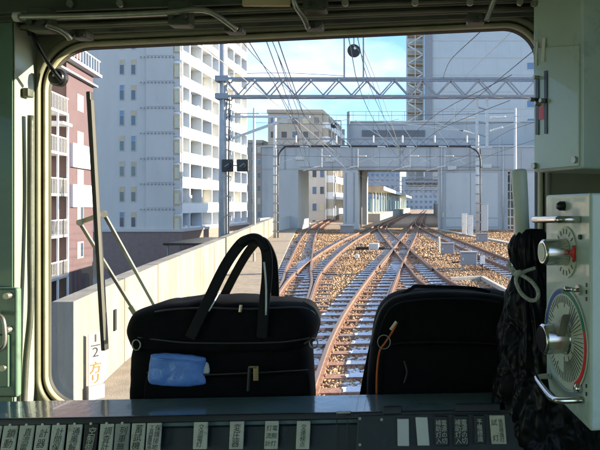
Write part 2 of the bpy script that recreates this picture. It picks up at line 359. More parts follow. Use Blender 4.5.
def seg_rail(path, z, name, parent, m, zt):
    prof = [(-.072, -.15), (.072, -.15), (.068, -.132), (.012, -.116), (.012, -.048), (.038, -.038), (.038, -.006), (.030, 0.0), (-.030, 0.0), (-.038, -.006), (-.038, -.038), (-.012, -.048), (-.012, -.116), (-.068, -.132)]
    v = MB(); n = len(prof)
    for i, q in enumerate(path):
        dd = (path[min(i + 1, len(path) - 1)] - path[max(i - 1, 0)]).normalized(); nn = Vector((dd.y, -dd.x, 0))
        for a, c in prof: v.v.append(tuple(q + nn * a + Vector((0, 0, c + zt))))
    for i in range(len(path) - 1):
        for j in range(n): v.f.append((i * n + j, i * n + (j + 1) % n, (i + 1) * n + (j + 1) % n, (i + 1) * n + j))
    v.f.append(tuple(range(n))); v.f.append(tuple((len(path) - 1) * n + j for j in reversed(range(n))))
    o = v.build(name, m, parent)
    o.data.materials.append(M['railtop'])
    for pl in o.data.polygons:
        if pl.normal.z > 0.5 and pl.center.z > zt - 0.012: pl.material_index = 1
    return o
for key, pts in TR.items():
    dz = LAB[key][1]; path = densify(pts); paths[key] = path
    T = thing('railway_track', (path[0].x, path[0].y, -0.3), LAB[key][0], 'track', 'tracks of the station throat')
    coarse = [q for i, q in enumerate(path) if i % 3 == 0 or q.y > 0]
    for s in (-1, 1): seg_rail([q for i, q in enumerate(off(path, s * G2)) if i % 2 == 0], 0, 'rail', T, M['rail'], dz)
    step = 0.56; acc = 0; far = MB(); cnt = 0; frost = MB()
    for i in range(1, len(path)):
        acc += (path[i] - path[i - 1]).length
        if acc < step: continue
        acc = 0; q = path[i]
        if q.y < 1.5: continue
        if key in ('cross', 'right'):
            m_ = min(abs(np.interp(q.y, [c.y for c in paths['main']], [c.x for c in paths['main']]) - q.x), 9)
            if m_ < 1.0: continue
        if key == 'cross' and q.y > 57: continue
        if key == 'branch' and q.y < 22: continue
        if key == 'left_line' and q.y < 9.5: continue
        dd = (path[min(i + 1, len(path) - 1)] - path[i - 1]).normalized(); ang = math.atan2(-dd.x, dd.y) + rng.uniform(-.012, .012)
        if q.y < 66:
            inst('sleeper', random.choice(sleeper_me), T, Matrix.Translation((q.x, q.y, -0.152 + dz + rng.uniform(-.004, .0))) @ Matrix.Rotation(ang, 4, 'Z')); cnt += 1
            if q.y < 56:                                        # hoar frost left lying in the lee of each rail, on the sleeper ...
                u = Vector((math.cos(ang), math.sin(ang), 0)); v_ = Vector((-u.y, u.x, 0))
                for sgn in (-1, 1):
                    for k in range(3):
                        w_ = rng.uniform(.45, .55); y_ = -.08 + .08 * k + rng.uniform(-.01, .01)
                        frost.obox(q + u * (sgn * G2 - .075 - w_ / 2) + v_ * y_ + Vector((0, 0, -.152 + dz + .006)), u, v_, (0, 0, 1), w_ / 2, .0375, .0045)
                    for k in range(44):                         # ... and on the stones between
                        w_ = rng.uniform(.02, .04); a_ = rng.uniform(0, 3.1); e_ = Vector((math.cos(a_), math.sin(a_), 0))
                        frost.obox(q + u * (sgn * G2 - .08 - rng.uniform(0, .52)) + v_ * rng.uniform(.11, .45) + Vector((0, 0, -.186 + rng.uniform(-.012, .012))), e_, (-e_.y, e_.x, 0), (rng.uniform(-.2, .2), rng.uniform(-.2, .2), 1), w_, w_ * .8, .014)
        elif q.y < 170:
            u = Vector((math.cos(ang), math.sin(ang), 0)); far.obox((q.x, q.y, -.21 + dz), u, (-u.y, u.x, 0), (0, 0, 1), 1.0, .11, .06)
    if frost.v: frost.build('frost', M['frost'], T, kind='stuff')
    if far.v: far.build('sleepers', M['sleeper'], T, kind='stuff')
    ch = MB()
    for s in (-1, 1):
        for i, q in enumerate(off(path, s * G2)):
            if i % 2 == 0 and 6 < q.y < 34: ch.box(q.x - .10, q.x + .10, q.y - .05, q.y + .05, -.15 + dz, -.128 + dz)
    ch.build('rail_chairs', M['rail'], T, kind='stuff')
# check rails and crossing noses where the crossover meets the straight track
chk = thing('check_rail', (-1.5, 38, -0.3), 'short check rails bolted inside the diamond crossing of the tracks', 'rail')
for (key, s, z0, z1) in (('main', -.43, 25, 35), ('main', .43, 34, 46), ('cross', -.43, 34, 45), ('cross', .43, 24, 36), ('left_line', .43, 50, 60), ('cross', -.43, 50, 58), ('main', .43, 15, 20), ('right', -.43, 52, 64), ('main', -.43, 56, 66)):
    pp = [q + Vector((0, 0, 0)) for q in off(paths[key], s) if z0 < q.y < z1]
    seg_rail(pp, 0, 'rail', chk, M['rail'], -0.014)

# ballast stones as real geometry
def stones(n, z0, z1, smin, smax, seed):
    g = np.random.default_rng(seed)
    u = g.random(n); Z = z0 + (z1 - z0) * u ** 1.15
    l = np.array(wall_x(Z)) + 1.95; r_ = np.minimum(0.22 * Z + 2.2, 10); X = l + (r_ - l) * g.random(n)
    base = np.array([(-1, -1, -1), (1, -1, -1), (1, 1, -1), (-1, 1, -1), (-.7, -.7, 1), (.7, -.7, 1), (.7, .7, 1), (-.7, .7, 1)], float)
    V = base[None] * (0.75 + 0.5 * g.random((n, 8, 3)))
    sz = g.uniform(smin, smax, (n, 1, 1)) * g.uniform(0.6, 1.2, (n, 1, 3)); V = V * sz / 2
    a = g.random(n) * 6.283; ca, sa = np.cos(a)[:, None], np.sin(a)[:, None]; t = g.uniform(-.5, .5, n)[:, None]
    x = V[:, :, 0] * ca - V[:, :, 1] * sa; y = V[:, :, 0] * sa + V[:, :, 1] * ca; z = V[:, :, 2] + x * t
    h = -0.226 + 0.022 * g.random(n)
    V = np.stack([x + X[:, None], y + Z[:, None], z + h[:, None]], 2).reshape(-1, 3)
    q = np.array([(3, 2, 1, 0), (4, 5, 6, 7), (0, 1, 5, 4), (1, 2, 6, 5), (2, 3, 7, 6), (3, 0, 4, 7)])
    Fc = (q[None] + 8 * np.arange(n)[:, None, None]).reshape(-1)
    me = bpy.data.meshes.new('ballast_stones'); me.vertices.add(len(V)); me.vertices.foreach_set('co', V.ravel())
    me.loops.add(len(Fc)); me.loops.foreach_set('vertex_index', Fc.astype(np.int32)); me.polygons.add(n * 6)
    me.polygons.foreach_set('loop_start', np.arange(0, n * 24, 4, dtype=np.int32)); me.update(calc_edges=True); me.validate()
    me.materials.append(M['stone'])
    o = bpy.data.objects.new('ballast_stones', me); C.objects.link(o)
    return o
tag(stones(80000, 6.5, 30, 0.045, 0.085, 1), 'loose brown ballast stones between the near sleepers', 'ballast', kind='stuff')
tag(stones(34000, 29, 64, 0.09, 0.15, 2), 'loose brown ballast stones between the far tracks', 'ballast', kind='stuff')

# ------------------------------------------------------------------ parapet wall on the left
W = thing('parapet_wall', (-5, 9, -0.42), 'sunlit stained concrete parapet wall running along the walkway', 'wall')
edges = [7.6]
while edges[-1] < 60: edges.append(edges[-1] + 2.35)
for z0, z1 in zip(edges[:-1], edges[1:]):
    za, zb = z0 + 0.008, z1 - 0.008; xa, xb = float(wall_x(za)), float(wall_x(zb)); top = 1.37 + random.uniform(-.006, .006); s = random.uniform(-.006, .006)
    MB().hexa([(xa - .3, za, -.415), (xa + s, za, -.415), (xb + s, zb, -.415), (xb - .3, zb, -.415), (xa - .3, za, top), (xa + s, za, top), (xb + s, zb, top), (xb - .3, zb, top)]).build('panel', M['concrete'], W, bevel=0.012)
# quarter-kilometre board and drain slot
kp = thing('distance_post', (-4.6, 8.1, -0.06), 'white distance board marked one half, with orange figures, against the parapet', 'sign')
zb = 8.05; xb = float(wall_x(zb)) + 0.13; ud = Vector((.6, .8, 0)); nd = Vector((.8, -.6, 0)); wu = Vector((-0.23, 0.973, 0)).normalized(); wnn = Vector((0.973, 0.23, 0))
cpos = Vector((xb, zb, 0.40))
MB().obox(cpos + Vector((0, 0, .1)), ud, (0, 0, 1), nd, .095, .36, .006).build('board', M['beige'], kp, bevel=.004)
MB().obox(cpos + Vector((0, 0, -.36)), ud, (0, 0, 1), nd, .11, .10, .04).build('foot', M['cabinet'], kp, bevel=.01)
tpos = cpos + nd * 0.0095
text_obj('lettering', '1', .15, tpos + Vector((0, 0, .385)), ud, (0, 0, 1), M['black_t'], kp, bold=.003)
MB().obox(tpos + Vector((0, 0, .29)), ud, (0, 0, 1), nd, .06, .008, .001).build('fraction_bar', M['black_t'], kp)
text_obj('lettering', '2', .19, tpos + Vector((0, 0, .19)), ud, (0, 0, 1), M['black_t'], kp)
text_obj('lettering', '方', .17, tpos + Vector((0, 0, -.03)), ud, (0, 0, 1), M['orange'], kp, bold=.002)
text_obj('lettering', 'リ', .15, tpos + Vector((0, 0, -.18)), ud, (0, 0, 1), M['orange'], kp, bold=.002)
zd = 9.35; xd = float(wall_x(zd)) + .012
tag(MB().obox((xd, zd, .78), wu, (0, 0, 1), wnn, .05, .17, .012).build('marker_plate', M['dark'], bevel=.003), 'small dark vertical plate fixed on the parapet wall', 'plate')
mp_ = P(254, 262, 27.5); tag(MB().box(mp_.x - .05, mp_.x + .05, mp_.y - .05, mp_.y + .05, -.3, .35).build('marker_post', M['plat'], bevel=.01), 'short square marker post standing beside the walkway', 'post')

# ------------------------------------------------------------------ buildings on the left
def tall_apartment():
    X, Z0, Z1 = -29.3, 70.0, 95.5; FH = 3.08; top = 31.0; base = -0.37
    T = thing('apartment_block', (-35, 80, GZ), 'tall grey apartment block with long white balconies above a brown podium', 'building')
    MB().box(-47, X - 1.3, Z0 + .3, Z1, base, top).build('wall', M['recess'], T)                       # core with recess face
    MB().box(-47, X - 4.26, Z0, Z0 + .298, base, top).build('gable_wall', M['apt'], T)
    MB().box(X - 4.25, X - .95, Z0 - .25, Z0 + .298, base, top).build('gable_wall', M['apt'], T)
    MB().box(-47, X + .25, Z0 - .5, Z1 + .2, GZ, base - .02).build('podium', M['podium'], T)
    MB().box(-47.1, X + .35, Z0 - .6, Z1 + .3, base - .3, base + .02).build('ledge', M['apt'], T)
    cols = [580 * 29.3 / (425 - x) for x in (182.3, 190, 202, 212, 219, 226, 234, 241, 247)]
    for k in range(-4, 7):
        zb = 18.15 - FH * k; zt = zb + 1.85
        if zb > top - 2: continue
        lo = max(base, zb - 1.23)
        bal = MB().box(X - .16, X, Z0 + .05, Z1, lo, zb).build('balcony_parapet', M['white'], T)
        MB().box(X - 1.29, X - .165, Z0 + .31, Z1, lo, lo + .18).build('floor_slab', M['white'], bal)
        MB().box(X - .945, X - .165, Z0 - .2, Z0 + .05, lo, zb).build('return', M['apt'], bal)
        MB().bar((X - .08, Z0 + .1, zb + .09), (X - .08, Z1, zb + .09), .04).build('top_rail', M['white'], bal)
        for c in cols:
            MB().box(X - 1.285, X + .02, c - .11, c + .11, zb + .002, zt + .05).build('divider', M['white'], T)
        for a, c in zip(cols[:-1], cols[1:]):
            if random.random() < .35:
                w0 = random.uniform(.2, .5) * (c - a); MB().box(X - .6, X - .55, a + .15, a + .15 + w0, zb + .02, zt - random.uniform(.1, .9)).build('balcony_blind', random.choice([M['curtain'], M['white'], M['apt'], M['beige']]), T)
            if random.random() < .3: MB().box(X - .55, X - .2, c - 1.0, c - .3, zb - .2, zb + .35).build('cooling_unit', M['insul'], T)
            wd = MB().box(X - 1.31, X - 1.26, a + .3, c - .3, zb - .9, zt - .15).build('window', M['steel_l'], T)
            MB().box(X - 1.262, X - 1.245, a + .4, (a + c) / 2 - .04, zb - .8, zt - .25).build('pane', random.choice([M['glass'], M['glass_b'], M['curtain']]), wd)
            MB().box(X - 1.262, X - 1.245, (a + c) / 2 + .04, c - .4, zb - .8, zt - .25).build('pane', random.choice([M['glass'], M['glass'], M['curtain']]), wd)
    for k in range(-3, 7):
        y = 67 + 25.4 * k
        for x in (122, 133.5):
            c = P(x, y, Z0)
            wd = MB().box(c.x - .30, c.x + .30, Z0 - .05, Z0 + .03, c.z - .95, c.z + .95).build('window', M['apt'], T)
            MB().box(c.x - .24, c.x + .24, Z0 - .06, Z0 - .04, c.z - .88, c.z + .25).build('pane', M['glass'], wd)
            MB().box(c.x - .24, c.x + .24, Z0 - .06, Z0 - .04, c.z + .30, c.z + .88).build('pane', M['recess' if random.random() < .7 else 'glass_b'], wd)
        c = P(176, y + 4, Z0 - .25)
        wd = MB().box(c.x - .22, c.x + .5, Z0 - .30, Z0 - .2, c.z - .8, c.z + .95).build('window', M['recess'], T)
        MB().box(c.x - .1, c.x + .4, Z0 - .315, Z0 - .295, c.z - .7, c.z + .6).build('pane', M['curtain'], wd)
        r = MB()
        for j in range(10):
            q = P(141 + 3.6 * j, y + 15.5, Z0 - .25); r.box(q.x - .08, q.x + .08, Z0 - .33, Z0 - .24, q.z - .08, q.z + .08)
        r.build('tie_hole_row', M['cabinet'], T, kind='stuff')
        MB().box(X - 4.2, X - 1.0, Z0 - .262, Z0 - .24, c.z - 1.22, c.z - 1.17).build('joint', M['cabinet'], T)
    MB().box(-47.2, X + .1, Z0 - .3, Z1 + .3, top, top + 1).build('roof', M['white'], T)
tall_apartment()

def pink_building():
    o = Vector((-27.4, 46, 0)); u = Vector((-.205, .979, 0)); n = Vector((.979, .205, 0))
    T = thing('tiled_building', (-30, 46, GZ), 'maroon tiled building with white balcony boxes and steel balcony frames', 'building')
    def bx(name, t0, t1, d0, d1, z0, z1, m, par=T, **k):
        q = [o + u * t + n * d for t, d in ((t0, d0), (t1, d0), (t1, d1), (t0, d1))]
        return MB().hexa([Vector((a.x, a.y, z0)) for a in q] + [Vector((a.x, a.y, z1)) for a in q]).build(name, m, par, **k)
    bx('wall', -2.6, 3.0, -8, 0, GZ, 13.4, M['pink'])
    bx('wall', -14, -2.61, -8, -1.1, GZ, 13.4, M['apt'])
    bx('ledge', -14, 3.5, -8.3, .55, 13.41, 13.62, M['white'])
    bx('ledge', -14, 3.2, -8.2, .35, 12.5, 12.66, M['steel'])
    bx('upper_storey', -12, 2.2, -8, -.6, 13.76, 22, M['pink'])
    rl = bx('railing', -12, 3.4, .42, .47, 14.7, 14.78, M['white'])
    for i in range(26): bx('baluster', -12 + i * .6, -11.96 + i * .6, .43, .46, 13.63, 14.69, M['white'], rl)
    bx('awning', -4.6, -2.9, -1.0, .5, 8.4, 8.6, M['white'])
    for y in (103, 140, 178, 214, 250):
        z = 2.65 + (204 - y) / 580 * 46
        wd = bx('window', -.55, .75, -.06, .04, z - .65, z + .65, M['curtain'])
        bx('pane', -.45, .06, .035, .055, z - .55, z + .55, M['curtain'], wd); bx('pane', .14, .65, .035, .055, z - .55, z + .55, M['curtain' if y < 200 else 'glass'], wd)
    for y0, y1 in ((147, 169), (186, 207)):
        z1 = 2.65 + (204 - y0) / 580 * 47; z0 = 2.65 + (204 - y1) / 580 * 47
        bl = bx('balcony_box', -1.9, 2.6, .01, .22, z0, z1, M['white'])
        bx('top_rail', -1.9, 2.6, .16, .21, z1 + .01, z1 + .06, M['steel_l'], bl)
    for k in range(6):       # steel balcony frames, storey by storey
        z = 9.4 - 3.0 * k
        fr = bx('balcony_slab', -8.5, -2.7, -1.05, .2, z - .18, z, M['steel_l'])
        for t in (-8.3, -6.4, -4.6, -2.8):
            bx('post', t - .06, t + .06, .10, .22, z - 3.0, z - .19, M['white'], fr)
        bx('hand_rail', -8.5, -2.7, .12, .2, z + 1.05, z + 1.13, M['white'], fr)
        for i in range(22): bx('baluster', -8.4 + .26 * i, -8.36 + .26 * i, .14, .18, z, z + 1.04, M['steel_l'], fr)
        dr = bx('door', -7.6, -5.6, -1.12, -1.05, z + .05, z + 2.1, M['steel_l']); bx('pane', -7.5, -5.7, -1.05, -1.03, z + .15, z + 2.0, M['glass'], dr)
pink_building()

def block(label, x0, x1, Z, y_top, depth, wall_m, floors, bays, base=GZ, side_bal=False, bal_m='white', panes=('glass', 'glass_b', 'curtain'), fm='steel_l', name='apartment_block', cat='building', front=True):
    a = P(x0, y_top, Z); c = P(x1, y_top, Z); T = thing(name, ((a.x + c.x) / 2, Z + depth / 2, base), label, cat)
    MB().box(a.x, c.x, Z, Z + depth, base, a.z).build('wall', wall_m, T)
    MB().box(a.x - .2, c.x + .2, Z - .2, Z + depth + .2, a.z + .002, a.z + .7).build('roof', M['beige'], T)
    fh = 3.0; k = 0; z = a.z - fh
    while z > -2.5 and k < floors:
        bw = (c.x - a.x) / bays
        if front:
            for i in range(bays):
                wx = a.x + bw * (i + .5)
                wd = MB().box(wx - bw * .3, wx + bw * .3, Z - .05, Z + .05, z + .7, z + 2.2).build('window', M[fm], T)
                MB().box(wx - bw * .25, wx + bw * .25, Z - .07, Z - .045, z + .8, z + 2.1).build('pane', M[random.choice(panes)], wd)
        if side_bal:
            bl = MB().box(c.x + .01, c.x + 1.3, Z + .5, Z + depth - .5, z - .1, z + 1.15).build('balcony', M[bal_m], T)
            nb = max(2, int(depth / 5))
            for i in range(nb):
                y = Z + depth * (i + .5) / nb
                wd = MB().box(c.x - .02, c.x + .05, y - 1.5, y + 1.5, z + 1.2, z + 2.3).build('window', M['recess'], T)
                MB().box(c.x + .051, c.x + .07, y - 1.3, y + 1.3, z + 1.25, z + 2.2).build('pane', M['glass'], wd)
            for i in range(nb + 1):
                y = Z + .6 + (depth - 1.2) * i / nb
                MB().box(c.x + .02, c.x + 1.28, y - .09, y + .09, z + 1.151, z + 2.88).build('divider', M['beige'], T)
        z -= fh; k += 1
    return T
block('beige and grey apartment block rising behind the station roof, white balconies along one side', 268, 322, 122, 113, 26, M['beige'], 9, 5, side_bal=True)
block('lower apartment wing with bright white balconies seen through the narrow station opening', 303, 326, 104, 165, 20, M['apt'], 5, 3, side_bal=True)
block('brown tiled apartment block with small balconies behind the signal mast', 244, 262, 135, 143, 20, M['brown'], 7, 3, side_bal=True, bal_m='beige')
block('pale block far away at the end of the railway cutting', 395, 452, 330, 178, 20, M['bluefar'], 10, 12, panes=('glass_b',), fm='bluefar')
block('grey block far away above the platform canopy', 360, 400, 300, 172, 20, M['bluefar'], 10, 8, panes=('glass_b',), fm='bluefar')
# low shed and vehicles by the podium
sh = thing('bicycle_shed', (-23, 52, GZ), 'long dark flat-roofed shed beside the brown podium beyond the parapet', 'shed')
q = P(172, 243, 58); MB().box(q.x, q.x + 4.6, 56, 66, -1.35, -1.12).build('roof', M['dark'], sh, bevel=.02)
for i in range(4):
    for xx in (q.x + .2, q.x + 4.3): MB().box(xx, xx + .12, 56.4 + i * 3, 56.52 + i * 3, GZ, -1.352).build('post', M['steel'], sh)

# ------------------------------------------------------------------ station portal
def portal():
    Z0, Z1 = 64.0, 70.0
    T = thing('station_building', (0, 75, -0.42), 'blue-grey station building bridging the tracks with two large openings', 'building')
    def X(x): return (x - 425) / 580 * Z0
    def Zz(y): return EYE + (204 - y) / 580 * Z0
    zb, zt, zf = Zz(170), Zz(147), -0.415
    xr = 30.0
    MB().box(X(262), xr, Z0, Z0 + .8, zb, zt).build('lintel', M['portal'], T, bevel=.02)
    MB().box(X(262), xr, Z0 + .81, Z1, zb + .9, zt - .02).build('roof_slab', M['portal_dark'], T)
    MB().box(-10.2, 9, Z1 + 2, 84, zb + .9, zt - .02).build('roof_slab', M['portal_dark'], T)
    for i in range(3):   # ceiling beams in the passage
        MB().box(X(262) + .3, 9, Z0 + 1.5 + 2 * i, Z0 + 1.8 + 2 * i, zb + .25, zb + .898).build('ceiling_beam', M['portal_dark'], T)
    MB().box(X(262), X(298), Z0 + .02, Z0 + .6, zf, zb - .002).build('pier', M['portal'], T)
    MB().box(X(298) - .5, X(298) - .02, Z0 + .61, Z1, zf, zb + .898).build('side_wall', M['portal'], T)
    MB().box(X(343), X(358), Z0 + .02, Z0 + 1.6, zf, zb - .002).build('pier', M['portal2'], T, bevel=.03)
    for x in (346, 354): MB().box(X(x) - .04, X(x) + .04, Z0 - .03, Z0 + .018, zf + 1, zb - .3).build('conduit', M['steel'], T)
    MB().box(-10.2, -8.2, 82, 83.4, zf, zb + .898).build('pier', M['portal'], T, bevel=.03)
    for k in range(2): MB().tube([(-7.6, 67 + 2 * k, zf), (-7.6, 67 + 2 * k, zb + .2)], .12, 10).build('pipe_column', M['steel'], T, smooth=True)
    # right wall with panels
    xs = [438, 443.5, 499, 508]
    MB().box(X(438), X(508), Z0 + .1, Z0 + .7, zf, zb - .002).build('wall', M['portal'], T)
    MB().box(X(521), xr, Z0 + .1, Z0 + .7, zf, zb - .002).build('wall', M['portal'], T)
    for a, c in ((446, 470), (471, 498)):
        for y0, y1 in ((173, 218), (219, 227)):
            MB().box(X(a), X(c), Z0 + .06, Z0 + .099, Zz(y1) + .02, Zz(y0)).build('panel', M['portal2'], T, bevel=.008)
    for i in range(6): MB().box(X(525) + 3.2 * i, X(525) + 3.2 * i + 3.1, Z0 + .06, Z0 + .099, zf + .4, zb - .3).build('panel', M['portal2'], T, bevel=.008)
    for i in range(14): MB().box(X(262) + 2.6 * i + .03, X(262) + 2.6 * i + 2.57, Z0 - .035, Z0 - .001, zb + .12, zt - .25).build('panel', M['portal'], T, bevel=.008)
    MB().box(X(262) - .1, xr, Z0 - .12, Z0 + .9, zt + .002, zt + .14).build('coping', M['portal2'], T)
    for x in (441.5, 503): MB().tube([(X(x), Z0 - .1, zf), (X(x), Z0 - .1, zt)], .07, 8).build('down_pipe', M['steel_l'], T, smooth=True)
    for x, y in ((452, 168), (487, 166), (300, 158), (330, 160)): MB().box(X(x) - .5, X(x) + .5, Z0 - .14, Z0 - .036, Zz(y) - .22, Zz(y) + .22).build('lamp_box', M['steel_l'], T, bevel=.02)
    for x in (285, 352, 400, 430, 470): MB().bar((X(x), Z0 - .08, zb + .05), (X(x), Z0 - .08, zt), .05).build('conduit', M['steel'], T)
    MB().bar((X(300), Z0 - .1, zb + .35), (X(500), Z0 - .1, zb + .35), .06).build('conduit', M['steel'], T)
    MB().box(X(441), X(444), Z0 + .0, Z0 + .09, 1.2, 1.7).build('notice', M['curtain'], T)
    # dark doorway with stair rails
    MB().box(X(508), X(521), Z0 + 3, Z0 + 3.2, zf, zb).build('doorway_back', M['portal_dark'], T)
    for i in range(7): MB().box(X(509), X(520), Z0 + .9, Z0 + 1.0, zf + .6 + i * .95, zf + .72 + i * .95).build('stair_rail', M['steel_l'], T)
    for x in (511, 517): MB().box(X(x), X(x) + .1, Z0 + .8, Z0 + .88, zf, zb).build('stair_post', M['steel_l'], T)
    # upper storey
    u0 = P(348, 122, 68); MB().box(u0.x, xr, 68, Z1 + 6, zt + .142, u0.z).build('upper_storey', M['portal'], T, bevel=.03)
    lv0, lv1 = P(362, 130, 68), P(425, 136.5, 68)
    lv = MB().box(lv0.x, lv1.x, 67.95, 68.02, lv1.z, lv0.z).build('louvre', M['portal_dark'], T)
    for i in range(5):
        z = lv1.z + (i + .5) * (lv0.z - lv1.z) / 5; MB().box(lv0.x, lv1.x, 67.86, 67.949, z - .03, z + .03).build('slat', M['steel'], lv)
    MB().box(u0.x - .1, xr, 67.9, 68.3, u0.z + .002, u0.z + .12).build('coping', M['portal2'], T)
    pm = P(348.5, 112, 67.5); MB().box(pm.x - .16, pm.x + .16, 67.3, 67.62, zt + .142, pm.z).build('mast', M['steel'], T)
    for i in range(10):
        xx = u0.x + .6 + 1.5 * i; MB().box(xx, xx + .05, 67.95, 68.0, u0.z + .122, u0.z + 1.2).build('rail_post', M['steel'], T)
    MB().box(u0.x, u0.x + 16, 67.95, 68.0, u0.z + 1.202, u0.z + 1.25).build('hand_rail', M['steel'], T)
    # low return wall towards the camera and grey plinth box by the pier
    lw = MB(); a0 = P(279, 0, 55); lw.box(-15.2, -14.9, 52.5, 63.98, -.41, 1.35); lw.build('return_wall', M['portal'], T)
portal()
q = P(347, 231, 57)
cb = thing('trackside_box', (q.x, 57, -0.3), 'squat grey box with a flat lid in front of the station pier', 'cabinet')
MB().box(q.x - .6, q.x + .6, 56.6, 57.5, -.4, .52).build('body', M['cabinet'], cb, bevel=.02); MB().box(q.x - .68, q.x + .68, 56.5, 57.6, .522, .62).build('lid', M['steel_l'], cb, bevel=.015)

def tower():
    Z = 150.0
    T = thing('office_tower', (20, 160, 9), 'pale blue tower block with a lattice stair edge above the station', 'building')
    a = P(432, 0, Z).x; top = 90
    MB().box(a, 85, Z + .06, Z + 30, 9.0, top).build('wall', M['apt'], T)
    z = 14.0
    while z < top - 3:
        MB().box(a, 85, Z - .03, Z + .059, z + .03, z + 4.24).build('cladding_band', M['tower'], T); z += 4.4
    for y in (38, 66, 104, 122):
        q = P(530, y, Z); wd = MB().box(q.x - .9, q.x + 1.2, Z - .1, Z - .031, q.z - 1.0, q.z + 1.0).build('window', M['steel_l'], T); MB().box(q.x - .75, q.x + 1.05, Z - .12, Z - .09, q.z - .85, q.z + .85).build('pane', M['glass_b'], wd)
    for k in range(14): MB().box(a + 3 * k + 2, a + 3 * k + 2.07, Z - .06, Z - .031, 14, top - 3).build('vertical_joint', M['apt'], T)
    l0 = P(405.5, 0, Z).x; l1 = P(424, 0, Z).x
    MB().box(l0, l1, Z + 5, Z + 20, 9.0, top).build('stair_core', M['tower_b'], T)
    MB().box(l1 + .1, a - .01, Z - .6, Z + 8, 9.0, top).build('service_shaft', M['cabinet'], T)
    st = MB().box(l0 + .2, l0 + .45, Z + .5, Z + .75, 9.0, 48).build('stair_frame', M['steel_l'], T)
    for xx in (l0 + 2.4, l1 - .3): MB().box(xx, xx + .2, Z + .5, Z + .7, 9.0, 48).build('stair_frame', M['steel_l'], T)
    for i in range(14):
        z = 14 + 2.5 * i
        MB().box(l0 + .2, l1, Z + .9, Z + 3.6, z, z + .15).build('landing', M['recess'], T)
        p0, p1 = ((l0 + .4, Z + .8, z), (l1 - .2, Z + .8, z + 2.5)) if i % 2 == 0 else ((l1 - .2, Z + .8, z), (l0 + .4, Z + .8, z + 2.5))
        MB().bar(p0, p1, .2, .35).build('stair_flight', M['steel_l'], T)
        MB().bar((l0 + .3, Z + .6, z + 1.0), (l1, Z + .6, z + 1.0), .08).build('hand_rail', M['curtain'], T)
    MB().box(l0 - .2, l1 + 7, Z + .2, Z + .5, 48.2, 48.7).build('cross_arm', M['steel'], T)
    MB().box(P(405.5, 0, Z).x, 85, Z - 1, Z + 31, 8.0, 8.998).build('transfer_slab', M['portal_dark'], T)
    for xx in (9, 24, 40, 60): MB().box(xx, xx + 1.2, Z, Z + 1.2, GZ, 7.998).build('column', M['portal'], T)
tower()

# ------------------------------------------------------------------ platform beyond the portal
def platform():
    T = thing('station_platform', (-10, 120, -0.42), 'sunlit station platform with posts under a white-edged canopy', 'platform')
    z0, z1 = 92, 215
    def ctr(z): return np.interp(z, [75, 118, 192, 300], [-5.62, -5.35, -4.6, -3.2])
    segs = list(range(z0, z1, 12))
    for a in segs:
        c = a + 12; xa, xc = ctr(a) - 1.6, ctr(c) - 1.6
        MB().hexa([(xa - 6.5, a, -.41), (xa, a, -.41), (xc, c, -.41), (xc - 6.5, c, -.41), (xa - 6.5, a, 1.1), (xa, a, 1.1), (xc, c, 1.1), (xc - 6.5, c, 1.1)]).build('deck_section', M['plat'], T)
        rf = MB().hexa([(xa - 5.5, a, 5.0), (xa + .5, a, 5.0), (xc + .5, c, 5.0), (xc - 5.5, c, 5.0), (xa - 5.5, a, 5.15), (xa + .5, a, 5.15), (xc + .5, c, 5.15), (xc - 5.5, c, 5.15)]).build('canopy', M['recess'], T)
        MB().hexa([(xa + .51, a, 4.85), (xa + .6, a, 4.85), (xc + .6, c, 4.85), (xc + .51, c, 4.85), (xa + .51, a, 5.45), (xa + .6, a, 5.45), (xc + .6, c, 5.45), (xc + .51, c, 5.45)]).build('fascia', M['white'], rf)
        for k in range(2):
            y = a + 2 + 6 * k; xx = float(ctr(y)) - 3.0
            MB().box(xx - .12, xx + .12, y, y + .24, 1.1, 5.0).build('post', M['white'], T)
            if k: MB().box(xx - 1.9, xx - 1.5, y - 3.5, y + 1, 1.1, 3.6).build('screen', M['teal'], T)
    MB().box(-13.2, -6.7, 91.9, 91.99, 4.6, 5.5).build('end_fascia', M['recess'], T)
platform()

# ------------------------------------------------------------------ overhead line structures
def truss(T, xa, xb, Z, z0, z1, pitch, m, depth=0.5, w=.09):
    """box truss: chords as parts, every lacing bar its own part"""
    for z in (z0, z1):
        for y in (Z - depth / 2, Z + depth / 2): MB().box(xa, xb, y - w / 2, y + w / 2, z - w / 2, z + w / 2).build('chord', m, T)
    n = max(2, int(round((xb - xa) / pitch))); dx = (xb - xa) / n
    for i in range(n):
        for y in (Z - depth / 2, Z + depth / 2):
            x = xa + i * dx
            MB().bar((x, y, z1 - w / 2), (x + dx / 2, y, z0 + w / 2), .055, .055, up=(0, 1, 0)).build('lacing_bar', m, T)
            MB().bar((x + dx / 2, y, z0 + w / 2), (x + dx, y, z1 - w / 2), .055, .055, up=(0, 1, 0)).build('lacing_bar', m, T)
        MB().bar((xa + i * dx, Z - depth / 2, z0), (xa + (i + 1) * dx, Z + depth / 2, z0), .05).build('lacing_bar', m, T)
        MB().bar((xa + i * dx, Z - depth / 2, z1), (xa + i * dx, Z + depth / 2, z1), .05).build('tie_bar', m, T)
def insul(a, b, par, r=.055, n=5, name='insulator'):
    a, b = Vector(a), Vector(b); path = []; rs = []
    for i in range(n * 2 + 1):
        path.append(a.lerp(b, i / (2 * n))); rs.append(r if i % 2 else r * .55)
    return MB().tube(path, rs, 10).build(name, M['insul'], par, smooth=True)
